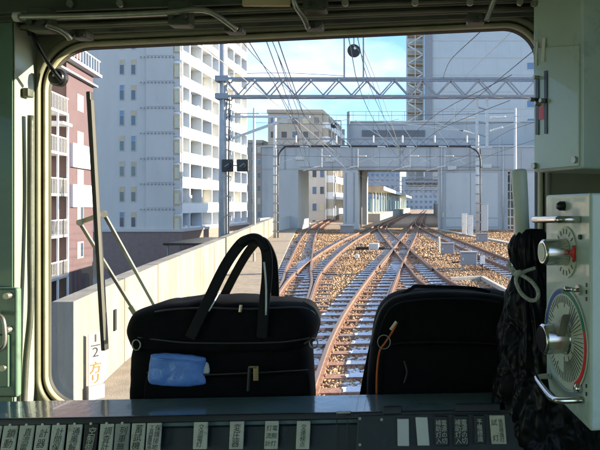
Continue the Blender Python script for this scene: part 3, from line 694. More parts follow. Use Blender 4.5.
def near_gantry():
    Z = 26.5
    T = thing('catenary_gantry', (-9.2, Z, -0.42), 'steel lattice catenary gantry on a round concrete mast, carrying a round signal', 'gantry')
    pz = P(223.5, 43, Z)
    MB().tube([(pz.x, Z, -.41), (pz.x, Z, pz.z)], [.23, .17], 18).build('mast', M['pole'], T, smooth=True)
    zl, zh = P(0, 97.0, Z).z, P(0, 79.5, Z).z
    truss(T, pz.x + .1, 7.6, Z, zl, zh, 1.32, M['steel'], .5)
    for z in (zl, zh): MB().box(pz.x - .3, pz.x + .32, Z - .3, Z + .3, z - .13, z + .13).build('clamp', M['steel'], T, bevel=.01)
    MB().tube([(7.7, Z, -.41), (7.7, Z, 10.2)], [.23, .17], 18).build('mast', M['pole'], T, smooth=True)
    # cable ladder and fittings down the mast
    MB().tube([(pz.x + .27, Z - .1, -.3), (pz.x + .26, Z - .1, 4.2), (pz.x + .30, Z - .1, 6.6), (pz.x + .27, Z, zl)], .035, 6).build('cable_pipe', M['wire'], T)
    for y in (104, 110, 118, 127, 135, 150, 176, 196, 215):
        q = P(228, y, Z); MB().tube([(pz.x + .18, Z - .1, q.z), (pz.x + .42, Z - .15, q.z - .06), (pz.x + .40, Z - .2, q.z - .25)], .03, 6).build('cable_clip', M['steel'], T)
    # feeder cantilever towards the left track
    e = P(310, 117, Z); sB = P(231, 139, Z)
    MB().bar((pz.x, Z, e.z + .02), e, .09).build('top_tube', M['steel_l'], T); 
    MB().bar((pz.x, Z, e.z + .16), (e.x - 2.3, Z, e.z + .16), .05).build('top_tube', M['steel_l'], T)
    MB().bar(sB, P(291, 117.5, Z), .11).build('brace_tube', M['steel_l'], T)
    insul(P(226, 141, Z), P(240, 135, Z), T, .07)
    # round signal in its frame above the beam
    fr = MB(); l, r = P(345, 36, Z), P(364, 36, Z)
    for q in (l, r): MB().bar((q.x, Z - .2, zh), (q.x, Z - .2, q.z), .075).build('signal_frame', M['steel'], T)
    MB().bar((l.x - .05, Z - .2, l.z), (r.x + .05, Z - .2, l.z), .075).build('signal_frame', M['steel'], T)
    c = P(354, 51, Z - .25)
    ds = MB().cyl((c.x, Z - .34, c.z), (c.x, Z - .22, c.z), .29, 28).build('signal_disc', M['dark'], T)
    MB().cyl((c.x + .06, Z - .37, c.z + .10), (c.x + .06, Z - .345, c.z + .10), .06, 12).build('lamp', M['insul'], ds)
    MB().bar((c.x, Z - .28, c.z + .28), (c.x, Z - .28, l.z), .05).build('hanger', M['steel'], T)
    # drop arm with insulators over the straight track
    for x in (477, 487):
        q = P(x, 147, Z); MB().bar((q.x, Z, zl - .07), (q.x, Z, q.z), .12).build('drop_arm', M['steel_l'], T)
    a, c = P(472, 147, Z), P(492, 147, Z); MB().bar(a, c, .1).build('drop_foot', M['steel_l'], T)
    for y in (107, 121, 134): 
        a, c = P(477, y, Z), P(487, y + 3, Z); MB().bar(a, c, .06).build('cross_tie', M['steel'], T)
    for (x0, x1, y0, y1) in ((475, 462, 118, 118), (490, 506, 117.5, 117), (475, 463, 134, 131), (490, 503, 131, 127)):
        insul(P(x0, y0, Z), P(x1, y1, Z), T, .06); k = 2.2 if x1 < x0 else 1.9
        MB().bar(P(x1, y1, Z), P(x1 + (x1 - x0) * k, y1 - (2 if y0 < 125 else 8), Z), .045).build('cantilever_tube', M['steel_l'], T)
    MB().bar(P(463, 131, Z), P(380, 121, Z), .045).build('cantilever_tube', M['steel_l'], T)
    MB().bar(P(462, 118, Z), P(375, 124, Z), .04).build('cantilever_tube', M['steel_l'], T)
    return T
near_gantry()
Z = 26.5
for i, x in enumerate((227.5, 242.5)):
    q = P(x, 165.5, Z - .35)
    t = thing('signal_box', (q.x, q.y, q.z), ['square black signal unit fixed against the concrete mast', 'square black signal unit beside the one on the mast, farther from it'][i], 'signal', 'square signal units on the mast')
    MB().box(q.x - .27, q.x + .27, q.y - .03, q.y + .06, q.z - .28, q.z + .28).build('backing', M['dark'], t, bevel=.06)
    MB().cyl((q.x, q.y - .10, q.z), (q.x, q.y - .031, q.z), .15, 20).build('lens_hood', M['dark'], t)
    MB().bar((q.x - .09, q.y - .105, q.z - .06), (q.x + .09, q.y - .105, q.z + .08), .03).build('lens_bar', M['cabinet'], t)
    MB().bar((q.x, q.y + .061, q.z), (-9.2 + .1, Z - .02, q.z + .02), .06).build('bracket', M['steel'], t)

def arch_frame(Zg, xl, xr, label):
    T = thing('catenary_arch', (xl, Zg, -0.42), label, 'gantry')
    zt, zb = P(0, 139, 46.6).z, P(0, 145.5, 46.6).z
    for x, e in ((xl, 1.7), (xr, .3)):
        MB().tube([(x, Zg, -.41), (x, Zg, zt + e)], .13, 14).build('mast', M['steel_l'], T, smooth=True)
        MB().tube([(x + .25, Zg - .05, -.4), (x + .25, Zg - .05, zb - .3)], .05, 8).build('cable_pipe', M['wire'], T, smooth=True)
        for k in range(9): MB().box(x - .15, x + .32, Zg - .16, Zg - .12, .4 + .75 * k, .5 + .75 * k).build('pipe_clip', M['steel'], T)
    truss(T, xl + .12, xr - .12, Zg, zb, zt, .9, M['steel'], .35, .07)
    pts = [(xl + .35, Zg - .25, zb - 1.6), (xl + .4, Zg - .25, zb - .7), (xl + .8, Zg - .25, zb - .2), (xl + 1.5, Zg - .25, zb - .1), ((xl + xr) / 2, Zg - .25, zb - .08), (xr - 1.4, Zg - .25, zb - .1), (xr - .4, Zg - .25, zb - .25), (xr + .15, Zg - .25, zb - .8), (xr + .25, Zg - .25, zb - 1.8)]
    MB().tube(arc(pts, 6), .07, 8).build('cable_conduit', M['wire'], T, smooth=True)
    return T
A = arch_frame(46.6, -12.05, 4.2, 'slim steel catenary frame with a black cable conduit spanning in front of the station')
for k, x in enumerate((-8.3, -5.4, -1.2, 1.6)):
    MB().bar((x, 46.6, 7.1), (x, 46.6, 5.6), .08).build('drop_arm', M['steel_l'], A); insul((x, 46.6, 6.5), (x + .7, 46.6, 6.5), A, .07); insul((x, 46.6, 5.7), (x - .6, 46.6, 5.6), A, .06)
    MB().bar((x + .7, 46.6, 6.5), (x + 1.6, 46.6, 5.9), .05).build('cantilever_tube', M['steel_l'], A); MB().bar((x - .6, 46.6, 5.6), (x - 1.5, 46.6, 5.3), .05).build('cantilever_tube', M['steel_l'], A)
hs = thing('head_span', (-10.5, 36, -.42), 'head-span of cross wires, insulators and hangers between two slim masts', 'gantry')
for x in (-10.6, 5.6): MB().tube([(x, 36, -.41), (x, 36, 8.6)], [.11, .08], 10).build('mast', M['steel_l'], hs, smooth=True)
for z, rr_ in ((8.3, .014), (7.7, .012), (6.35, .012), (5.7, .010)): MB().tube([(-10.6, 36, z), (-6, 36, z - .12), (-2.5, 36, z - .16), (1.5, 36, z - .1), (5.6, 36, z)], rr_, 6).build('cross_wire', M['wire'], hs)
for x in (-8.0, -5.5, -3.2, -1.4, .6, 2.6):
    MB().tube([(x, 36, 8.15), (x, 36, 5.6)], .010, 5).build('hanger', M['wire'], hs); insul((x, 36, 6.9), (x, 36, 6.45), hs, .06); insul((x + .25, 36, 6.22), (x + .75, 36, 6.2), hs, .05)
    MB().bar((x + .1, 36, 5.6), (x - .9, 36, 5.25), .035).build('steady_arm', M['steel_l'], hs); MB().bar((x, 36, 7.5), (x + .9, 36, 6.2), .035).build('brace_tube', M['steel_l'], hs)
for k in range(5):
    x = -9.4 + 3.1 * k; MB().bar((x, 36.1, 7.55), (x + 1.6, 36.1, 7.95), .03).build('brace_tube', M['steel_l'], hs)
# mast with hanging rods near the middle of the portal (wire anchor)
q = P(356, 120, 46.6)
for i, (x0, y0, x1, y1) in enumerate(((318, 140, 345, 168), (330, 118, 352, 148), (388, 130, 400, 150), (355, 120, 402, 150))):
    MB().bar(P(x0, y0, 46.2), P(x1, y1, 46.2), .05).build('stay_rod', M['steel_l'], A)
# second round signal above the portal
s2 = thing('round_signal', P(333, 146, 62), 'round black signal disc in a frame on the station lintel', 'signal')
a, c = P(328.5, 118, 62), P(338.5, 118, 62); zt2 = P(0, 146.6, 64).z + .15
for q in (a, c): MB().bar((q.x, 63.9, zt2), (q.x, 63.9, q.z), .1).build('frame_post', M['steel'], s2)
MB().bar((a.x, 63.9, a.z), (c.x, 63.9, a.z), .1).build('frame_bar', M['steel'], s2)
q = P(333.5, 125, 63.5); MB().cyl((q.x, 63.6, q.z), (q.x, 63.8, q.z), .33, 24).build('disc', M['dark'], s2); MB().cyl((q.x, 63.55, q.z + .1), (q.x, 63.598, q.z + .1), .09, 12).build('lamp', M['insul'], s2)
MB().bar((q.x, 63.7, q.z + .3), (q.x, 63.7, a.z), .06).build('hanger', M['steel'], s2); MB().bar((q.x, 63.9, zt2), (q.x, 63.9, q.z - .2), .06).build('hanger', M['steel'], s2)
# gantries beyond the passage
for i, Zg in enumerate((100, 122, 146, 172, 205)):
    T = thing('catenary_gantry', (-16, Zg, -0.42), ['plain grey catenary portal closest behind the station passage', 'second grey catenary portal beyond the station passage', 'third grey catenary portal beyond the station passage', 'fourth grey catenary portal beyond the station passage', 'last grey catenary portal, farthest beyond the station passage'][i], 'gantry', 'far catenary portals')
    for x in (-15.5, 4.5): MB().tube([(x, Zg, -.41), (x, Zg, 8)], .15, 10).build('mast', M['steel'], T)
    for z in (6.6, 7.3): MB().box(-15.5, 4.5, Zg - .06, Zg + .06, z - .06, z + .06).build('chord', M['steel'], T)
    for k in range(12):
        x = -15.4 + 1.66 * k; MB().bar((x, Zg, 6.6), (x + .83, Zg, 7.3), .06).build('lacing_bar', M['steel'], T); MB().bar((x + .83, Zg, 7.3), (x + 1.66, Zg, 6.6), .06).build('lacing_bar', M['steel'], T)
    for x in (-5.4, -1.0, 1.7): MB().bar((x + .9, Zg, 6.6), (x + .9, Zg, 4.8), .1).build('drop_arm', M['steel'], T); MB().bar((x + .9, Zg, 5.8), (x, Zg, 5.2), .07).build('cantilever_tube', M['steel_l'], T)

# wires
def wire(name, path, r, m, label, group):
    o = MB().tube(path, r, 5).build(name, m); return tag(o, label, 'wire', group)
WN = {'main': 'over the straight track', 'cross': 'over the crossover track', 'right': 'over the track branching to the grey boxes', 'left_line': 'over the platform track', 'branch': 'over the branch beside the parapet'}
for key in TR:
    pth = [q for q in paths[key] if q.y > 3.0]
    lim = 200 if key in ('main', 'left_line') else 60
    pth = [q for q in pth if q.y < lim][::8]
    sag = lambda y: 0.25 * math.sin(math.pi * ((y - 6.4) % 20.1) / 20.1)
    mess = [Vector((q.x + .05, q.y, 6.0 - sag(q.y))) for q in pth]; con = [Vector((q.x, q.y, 5.15)) for q in pth]
    T = thing('catenary', (pth[0].x, pth[0].y, 5.15), 'catenary of messenger and contact wire with droppers ' + WN[key], 'wire')
    MB().tube(mess, .009, 5).build('messenger_wire', M['wire'], T); MB().tube(con, .008, 5).build('contact_wire', M['wire'], T)
    for i in range(2, len(mess), 4):
        if 10 < mess[i].y < 60: MB().tube([mess[i], con[i]], .004, 4).build('dropper', M['wire'], T)
# feeders crossing the sky on the left and right
def W3(*p): return [P(*q) for q in p]
for nm, pp, r, m, lb in (
    ('feeder_wire', W3((150, 2, 9), (215, 56, 14), (291, 116, 26.4), (335, 152, 46)), .013, 'wire_l', 'pale feeder wire slanting past the top of the concrete mast'),
    ('feeder_wire', W3((210, -4, 11), (245, 45, 17), (275, 77, 26.4), (330, 132, 46.6)), .014, 'wire', 'feeder wire dropping across the beam next to the mast'),
    ('feeder_wire', W3((258, 18, 12), (266, 40, 14), (293, 114, 26.4)), .013, 'wire', 'steep wire reaching the cantilever tip, the thinner of two'),
    ('feeder_wire', W3((272, 18, 12), (278, 40, 14), (304, 116, 26.4)), .016, 'wire', 'steep wire reaching the cantilever tip, the one with clamps'),
    ('feeder_wire', W3((352, 44, 24), (364, 60, 26.4), (381, 108, 34), (388, 138, 46.6)), .013, 'wire', 'wire hanging down from the round signal frame to the station frame'),
    ('feeder_wire', W3((364, 50, 26.2), (383, 99, 33), (400, 150, 46.6)), .018, 'wire_l', 'pale wire running from the signal frame towards the station'),
    ('feeder_wire', W3((500, 10, 10), (481, 31, 12), (450, 61, 20), (443, 78, 26.4)), .012, 'wire', 'wire sloping down over the tower towards the beam, with a clamp'),
    ('feeder_wire', W3((560, 28, 13), (532, 52, 15), (480, 95, 26.0), (441, 128, 40)), .014, 'wire', 'long dark wire crossing in front of the tower and the beam'),
    ('feeder_wire', W3((540, -5, 13), (511, 32, 15), (480, 62, 22), (462, 80, 26.4)), .008, 'wire_l', 'thin pale wire crossing the tower face'),
    ('feeder_wire', W3((230, 74, 26.5), (285, 73, 26.5), (345, 76, 26.5)), .012, 'wire', 'slack wire stretched along the top of the lattice beam')):
    o = MB().tube(arc(pp, 6), r, 5).build(nm, M[m]); tag(o, lb, 'wire')

nbw = thing('shade_barrier', (2.6, 105, -.42), 'added long grey panelled shade barrier beside the straight track beyond the station opening', 'wall')  # added barrier that casts shade over the tracks past the station opening
for i in range(24):
    y0 = 72 + 4 * i; MB().box(2.5, 2.62, y0 + .02, y0 + 3.98, -.4, 2.7).build('panel', M['portal_dark'], nbw)
    MB().box(2.44, 2.68, y0 - .08, y0 + .08, -.4, 2.85).build('post', M['steel'], nbw)
# trackside things on the right
def cab(x0, x1, y0, y1, Zc, label, m='cabinet', name='trackside_box', legs=False):
    a, c = P(x0, y1, Zc), P(x1, y0, Zc); T = thing(name, ((a.x + c.x) / 2, Zc, -.3), label, 'cabinet')
    zb = max(a.z, -.19); w_ = c.x - a.x
    MB().box(a.x, c.x, Zc, Zc + w_ * .7, zb, c.z).build('body', M[m], T, bevel=.015)
    MB().box(a.x - .03, c.x + .03, Zc - .04, Zc + w_ * .7 + .04, c.z + .002, c.z + .05).build('lid', M[m], T, bevel=.01)
    MB().box(a.x + .06, a.x + .12, Zc - .03, Zc - .001, (zb + c.z) / 2 - .06, (zb + c.z) / 2 + .06).build('latch', M['steel_l'], T)
    if zb > -.15:
        for xx in (a.x + .05, c.x - .11): MB().box(xx, xx + .06, Zc + .06, Zc + .14, -.3, zb - .001).build('leg', M['steel'], T)
cab(441, 454, 244, 254, 30.5, 'grey point machine box between the two crossing tracks')
cab(461, 477, 253, 265, 25.4, 'larger grey box on short legs standing on the ballast')
cab(477, 488, 234, 242, 43, 'low grey box at the foot of the frame mast')
cab(462, 467, 214, 234, 52, 'narrow cream cabinet beside the frame mast', 'insul', 'relay_cabinet')
cab(468, 473, 216, 235, 51, 'second narrow cream cabinet close behind the frame mast', 'insul', 'relay_cabinet')
cab(480, 488, 204, 231, 56, 'tall pale cabinet against the station wall', 'portal2', 'relay_cabinet')
sg = thing('marker_sign', P(482.5, 280, 24.5), 'small white plate on a thin stake beside the larger grey box', 'sign')
q = P(482.5, 260, 24.5); MB().box(q.x - .1, q.x + .1, q.y - .01, q.y + .01, q.z - .16, q.z + .16).build('plate', M['insul'], sg, bevel=.004); MB().bar((q.x, q.y + .03, -.35), (q.x, q.y + .03, q.z), .04).build('stake', M['wire'], sg)
ct = thing('cable_trough', (6, 34, -.2), 'pale concrete cable trough with lids along the edge of the ballast', 'trough')
pa, pb = Vector((1.75, 62, -.14)), Vector((8.4, 29, -.14)); nn = 30
for i in range(nn):
    a = pa.lerp(pb, i / nn); c = pa.lerp(pb, (i + .96) / nn); MB().bar(a, c, .42, .16).build('lid', M['plat'], ct, bevel=.01)
cb2 = thing('concrete_edging', (1, 19, -.2), 'pale low concrete edging framing the ballast in front of the grey box', 'kerb')
for a, c in (((450, 276), (482, 274.5)), ((482, 274.5), (500, 284)), ((500, 284), (512, 290))):
    pa = P(a[0], a[1], 1537 / (a[1] - 204)); pb = P(c[0], c[1], 1537 / (c[1] - 204)); pa.z = pb.z = -.12; MB().bar(pa, pb, .14, .14).build('edging_block', M['plat'], cb2, bevel=.01)
q = P(439, 248, 35); tag(MB().tube([(q.x, 35, -.3), (q.x, 35, .62), (q.x, 35, .68)], [.07, .07, .03], 10).build('marker_peg', M['curtain'], smooth=False), 'short yellowish peg standing between the crossing tracks', 'post')
for (x, y, L_, lb) in ((395, 252, 1.1, 'dark cable duct lying across the diamond crossing'), (430, 246, 1.6, 'dark cable duct lying beside the yellowish peg'), (452, 259, 1.3, 'dark cable duct lying in front of the point machine box')):
    Zc_ = 1537 / (y - 204); q = P(x, y, Zc_); MB_ = MB().bar((q.x, Zc_, -.17), (q.x + L_, Zc_ + .3, -.17), .16, .10); tag(MB_.build('cable_duct', M['dark'], bevel=.01), lb, 'duct', 'cable ducts on the ballast')
pr = thing('point_rodding', (-4, 38, -.2), 'dark point machine with rods beside the crossing on the ballast', 'machine')
q = P(371, 248, 36); MB().box(q.x - .9, q.x + .9, 35.6, 35.9, -.2, .0).build('rod_cover', M['dark'], pr, bevel=.01); MB().box(q.x - .1, q.x + .5, 35.5, 36.2, -.2, .22).build('motor', M['steel_l'], pr, bevel=.03); MB().bar((q.x + .9, 35.75, -.1), (q.x + 2.4, 35.75, -.12), .05).build('rod', M['wire'], pr)
for (x, y, nm) in ((357, 256.5, 'white stone block lying alone on the ballast'),):
    q = P(x, y, 1537 / (y - 204) * 1.04); tag(MB().box(q.x - .12, q.x + .12, q.y - .12, q.y + .12, -.25, .0).build('stone_block', M['insul'], bevel=.05), nm, 'stone')

# ================================================================== the cab
WZ = 1.24                      # inner face of the front wall
def ytop(x): return 46.5 - 0.0385 * (x - 48)
def outline(offp, n=14):
    """rounded window outline in photo pixels, grown by offp"""
    o = offp; cs = [((48 - o, ytop(48) - o), 46 + o * .6, 180), ((538 + o, ytop(538) - o), 34 + o * .6, 270), ((538 + o, 404 + o), 26 + o * .6, 0), ((48 - o, 404 + o), 30 + o * .6, 90)]
    sg = [(1, 1), (-1, 1), (-1, -1), (1, -1)]; pts = []
    for ((x, y), r, a0), (sx, sy) in zip(cs, sg):
        for k in range(n + 1):
            a = R(a0 + 90 * k / n); pts.append((x + sx * r + r * math.cos(a), y + sy * r + r * math.sin(a)))
    return pts
def ring(profile, name, m, parent=None, **kw):
    """profile: list of (offset px, Z) closed loop swept round the window"""
    b = MB(); L = [[P(x, y, Z) for x, y in outline(o)] for o, Z in profile]; n = len(L[0]); k = len(L)
    for r_ in L: b.v += [tuple(q) for q in r_]
    for i in range(k):
        for j in range(n):
            b.f.append((i * n + j, i * n + (j + 1) % n, ((i + 1) % k) * n + (j + 1) % n, ((i + 1) % k) * n + j))
    return b.build(name, m, parent, **kw)
front = ring([(13, WZ), (180, WZ), (180, WZ + .05), (13, WZ + .05)], 'cab_front_wall', M['olive'], kind='structure')
gk = tag(ring([(-1.5, WZ + .035), (2.5, WZ + .012), (5, WZ + .012), (6, WZ + .035)], 'window_gasket', M['gasket'], smooth=True), 'pale rubber gasket framing the rounded cab window', 'gasket')
ring([(5.5, WZ + .02), (8, WZ + .004), (12, WZ - .004), (13.5, WZ + .002), (13.5, WZ + .03), (5.5, WZ + .03)], 'window_frame', M['olive'], gk, smooth=True)
ring([(-3.5, WZ + .04), (-1, WZ + .03), (0, WZ + .05)], 'rubber_lip', M['rubber'], gk)
gl = MB(); gl.poly([P(x, y, WZ + .045) for x, y in outline(1)]); gl.build('windscreen', M['screen'], gk)
# side and roof of the cab
cbx = MB()
MB().box(-1.95, .62, -1.5, WZ + .04, 3.34, 3.40).build('cab_ceiling', M['green'], kind='structure')
MB().box(-1.95, .62, -1.5, WZ + .04, 1.20, 1.26).build('cab_floor', M['deskf'], kind='structure')
rw = MB().box(.50, .56, -1.5, WZ, 1.262, 2.35).build('cab_wall_right', M['green'], kind='structure')
MB().box(.50, .56, -1.5, WZ, 3.05, 3.338).build('upper_wall', M['green'], rw); MB().box(.50, .56, .75, WZ, 2.352, 3.048).build('side_post', M['green'], rw); MB().box(.50, .56, -1.5, -.1, 2.352, 3.048).build('side_post', M['green'], rw)
rb = MB().box(-1.9, .498, -1.5, -1.45, 1.262, 2.2).build('cab_wall_back', M['green'], kind='structure')
MB().box(-1.9, .498, -1.5, -1.45, 3.0, 3.338).build('upper_wall', M['green'], rb)
for x0, x1 in ((-1.9, -1.1), (-.75, -.35), (.1, .498)): MB().box(x0, x1, -1.5, -1.45, 2.202, 2.998).build('post', M['green'], rb)
lf = MB().box(-1.95, -1.9, -1.5, 1.23, 1.262, 2.35).build('cab_wall_side', M['green'], kind='structure')
MB().box(-1.95, -1.9, -1.5, 1.23, 3.05, 3.338).build('upper_wall', M['green'], lf)
for y0, y1 in ((-1.5, -.4), (.3, 1.23)): MB().box(-1.95, -1.9, y0, y1, 2.352, 3.048).build('post', M['green'], lf)
lwx = P(14, 0, 1.174).x
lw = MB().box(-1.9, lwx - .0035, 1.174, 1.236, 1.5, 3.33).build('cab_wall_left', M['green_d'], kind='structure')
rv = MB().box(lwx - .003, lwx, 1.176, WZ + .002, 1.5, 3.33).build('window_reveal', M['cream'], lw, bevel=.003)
for y in (130, 225, 300):
    q = P(32, y, 1.225); MB().cyl((lwx, 1.226, q.z), (lwx + .004, 1.226, q.z), .004, 8).build('screw', M['worn'], rv)
cable = thing('cable_conduit', (lwx + .01, 1.2, 2.27), 'grey-green cable clipped to the sunlit window reveal', 'cable')
MB().tube(arc([(lwx + .012, 1.206, P(0, 115, 1.2).z), (lwx + .010, 1.208, P(0, 190, 1.2).z), (lwx + .012, 1.205, P(0, 250, 1.2).z), (lwx + .016, 1.20, P(0, 310, 1.2).z), (lwx + .010, 1.195, P(0, 360, 1.2).z), (lwx + .010, 1.186, P(0, 420, 1.2).z)], 6), .006, 8).build('cable', M['headgreen'], cable, smooth=True)
MB().box(lwx, lwx + .014, 1.195, 1.215, P(0, 97, 1.2).z, P(0, 88, 1.2).z).build('clip', M['headgreen'], cable, bevel=.003)
# header above the window
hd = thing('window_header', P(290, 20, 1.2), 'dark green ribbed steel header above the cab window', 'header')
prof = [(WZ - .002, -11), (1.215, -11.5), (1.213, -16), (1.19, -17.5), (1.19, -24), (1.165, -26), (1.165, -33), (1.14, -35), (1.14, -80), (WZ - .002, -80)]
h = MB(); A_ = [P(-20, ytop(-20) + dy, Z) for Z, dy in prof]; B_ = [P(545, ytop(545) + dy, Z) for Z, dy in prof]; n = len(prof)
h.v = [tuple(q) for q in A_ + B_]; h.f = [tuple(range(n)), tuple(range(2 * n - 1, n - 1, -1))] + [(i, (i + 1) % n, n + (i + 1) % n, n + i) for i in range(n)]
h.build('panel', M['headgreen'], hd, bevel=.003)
for dy, Z, r in ((-20.5, 1.187, .004), (-29.5, 1.162, .004)):
    MB().tube([P(20, ytop(20) + dy, Z), P(540, ytop(540) + dy, Z)], r, 8).build('rib', M['olive'], hd, smooth=True)
a, c = P(243, -3, 1.135), P(290, 6, 1.135); MB().box(a.x, c.x, 1.13, 1.1395, c.z, a.z).build('tan_strip', M['recess'], hd)
for x in (70, 120, 262, 345, 415, 470, 520):
    q = P(x, 4 - .02 * x / 5, 1.136); MB().cyl((q.x, 1.14, q.z), (q.x, 1.134, q.z), .007, 10).build('screw', M['worn'], hd)
# sunshade rail with brackets
def bracket(T, x, y, w, h_, Z):
    a, c = P(x - w / 2, y + h_ / 2, Z), P(x + w / 2, y - h_ / 2, Z)
    bk = MB().box(a.x, c.x, Z, Z + .03, a.z, c.z).build('bracket', M['headgreen'], T, bevel=.004)
    for k in (-.28, .28):
        q = P(x + w * k, y + h_ * .18, Z); MB().cyl((q.x, Z + .001, q.z), (q.x, Z - .006, q.z), .006, 10).build('bolt', M['rubber'], bk, smooth=False)
def rod(T, pts, r=.0055, m='worn'): MB().tube(arc(pts, 5), r, 10).build('rod', M[m], T, smooth=True)
sr = thing('sunshade_rail', P(100, 20, 1.12), 'bent steel sunshade rail on bolted brackets at the rounded window corner', 'rail', 'sunshade rails')
bracket(sr, 37, 18, 22, 24, 1.10); bracket(sr, 178, 12, 22, 25, 1.10)
rod(sr, [P(15, 17, 1.095), P(24, 17, 1.095), P(100, 15.5, 1.095), P(170, 12.5, 1.095), P(190, 10, 1.095), P(205, 10.5, 1.095), P(218, 16, 1.10), P(237, 30, 1.12)])
rod(sr, [P(46, 25, 1.10), P(58, 29, 1.11), P(66, 34, 1.12), P(70, 39, 1.13)])
bracket(sr, 78, 33, 16, 9, 1.14); bracket(sr, 233, 28, 18, 7, 1.14)
MB().cyl(P(15, 17, 1.095), P(20, 17, 1.095), .009, 12).build('end_cap', M['insul'], sr)
sr2 = thing('sunshade_rail', P(310, 15, 1.12), 'short bent rail arm bolted at the middle of the header', 'rail', 'sunshade rails')
bracket(sr2, 314, 2, 24, 16, 1.10); bracket(sr2, 313, 24, 18, 8, 1.14); rod(sr2, [P(292, -6, 1.095), P(296, 6, 1.10), P(304, 18, 1.12), P(308, 28, 1.135)])
sr3 = thing('sunshade_rail', P(480, 10, 1.12), 'straight rail arm bolted beside the pale green cabinet', 'rail', 'sunshade rails')
bracket(sr3, 476, 17, 18, 10, 1.13); rod(sr3, [P(497, -8, 1.10), P(491, 8, 1.115), P(486, 21, 1.125)])
# suction cup lamp on a cable
sc_ = thing('suction_cup', P(56, 78, 1.22), 'round black suction cup on a black cable at the window corner', 'suction cup')
q = P(56, 77, 1.235); MB().tube([q + Vector((0, .012, 0)), q + Vector((0, .003, 0)), q + Vector((0, 0, 0)), q + Vector((0, -.003, 0)), q + Vector((0, -.004, 0))], [.0195, .019, .0165, .015, .006], 28).build('cup', M['plate_k'], sc_)
MB().cyl(q + Vector((-.002, -.0062, .002)), q + Vector((-.002, -.004, .002)), .0022, 10).build('pin', M['insul'], sc_)
MB().tube(arc([P(31, 30, 1.14), P(38, 46, 1.15), P(50, 66, 1.19), P(61, 80, 1.22)], 6), [.004] * 19, 8).build('cable', M['plastic'], sc_, smooth=True)
# green latch box on the left
lb = thing('latch_box', P(5, 395, 1.08), 'green steel latch box with a lever on the dark side wall', 'box')
a, c = P(-60, 398, 1.158), P(17, 288, 1.158); MB().box(a.x, c.x, 1.158, 1.1735, a.z, c.z).build('body', M['green_d'], lb, bevel=.005)
a, c = P(-30, 388, 1.15), P(7.5, 335, 1.15); pl = MB().box(a.x, c.x, 1.152, 1.1578, a.z, c.z).build('plate', M['green_d'], lb, bevel=.003)
MB().tube(arc([P(-6, 314, 1.148), P(2, 318, 1.14), P(4.5, 330, 1.138), P(3.5, 345, 1.14), P(-6, 352, 1.148)], 5), .004, 8).build('lever', M['worn'], lb, smooth=True)
for x, y in ((7, 296), (7, 330), (3, 368)):
    q = P(x, y, 1.15); MB().cyl((q.x, 1.158, q.z), (q.x, 1.146, q.z), .006, 10).build('bolt', M['worn'], lb)

# ------------------------------------------------------------------ wiper outside
wp = thing('windscreen_wiper', P(150, 330, 1.36), 'long dark windscreen wiper blade on twin steel arms outside the glass', 'wiper')
MB().bar(P(90, 92, 1.335), P(105, 350, 1.335), .010, .018, up=(0, 1, 0)).build('blade', M['dark'], wp, bevel=.002)
MB().bar(P(91.5, 100, 1.322), P(104.5, 340, 1.322), .004, .012, up=(0, 1, 0)).build('rubber_edge', M['rubber'], wp)
MB().bar(P(80, 223, 1.36), P(146, 330, 1.36), .0065).build('arm', M['worn'], wp); MB().bar(P(104, 214, 1.36), P(166, 326, 1.36), .0065).build('arm', M['worn'], wp)
MB().bar(P(78, 223, 1.352), P(106, 213, 1.352), .010).build('link', M['worn'], wp)
for x, y in ((80, 222.5), (104, 214), (97, 216)): MB().cyl(P(x, y, 1.345), P(x, y, 1.37), .008, 12).build('pivot', M['worn'], wp)
MB().bar(P(131, 306, 1.358), P(147, 331, 1.358), .011).build('arm_sleeve', M['worn'], wp)

# ------------------------------------------------------------------ desk
uD = Vector((1, 0, .0165)).normalized(); tl = R(15); vD = Vector((0, -math.sin(tl), -math.cos(tl))); nD = uD.cross(vD).normalized()
if nD.y > 0: nD = -nD
p0D = P(300, 414.5, 1.0)
def D(x, y, o=0): return ray_plane(x, y, p0D, nD) + nD * o
dk = thing('control_desk', (-.3, 1.05, 1.26), 'dark blue-green control desk with rows of lettered switch plates', 'desk')
fl, fr_ = D(-80, 420.5), D(526, 409); bl, br = fl + Vector((0, .095, .0)), fr_ + Vector((0, .095, 0))
MB().hexa([fl + Vector((0, 0, -.02)), fr_ + Vector((0, 0, -.02)), br + Vector((0, 0, -.02)), bl + Vector((0, 0, -.02)), fl, fr_, br, bl]).build('top', M['desk'], dk, bevel=.004, seg=3)
q0, q1 = fl + Vector((0, .004, -.021)), fr_ + Vector((0, .004, -.021)); dn = vD * .30
MB().hexa([q0 + dn, q1 + dn, q1 + dn + Vector((0, .18, 0)), q0 + dn + Vector((0, .18, 0)), q0, q1, q1 + Vector((0, .08, 0)), q0 + Vector((0, .08, 0))]).build('front_panel', M['deskf'], dk, bevel=.003)
MB().bar(D(-80, 423.5, .003), D(526, 412, .003), .012, .008, up=nD).build('edge_strip', M['plate_k'], dk, bevel=.002)
pts = [D(358, 414.5, .002), D(527, 411.3, .002), D(532, 470, .002), D(355, 470, .002)]
MB().prism(pts, nD * .006).build('breaker_cover', M['deskf'], dk, bevel=.004)
for x0, x1, y in ((383, 402, 410), (455, 500, 407.5)): MB().bar(D(x0, y, .003), D(x1, y - .3, .003), .014, .012, up=nD).build('hinge', M['plate_k'], dk, bevel=.002)
for x in (337, 348): MB().bar(D(x, 415.5, .0022), D(x - 1, 470, .0022), .0015, .001, up=nD).build('seam', M['rubber'], dk)
MB().obox(D(344, 413.2, .004), uD, vD, nD, .012, .004, .003).build('label_clip', M['worn'], dk)
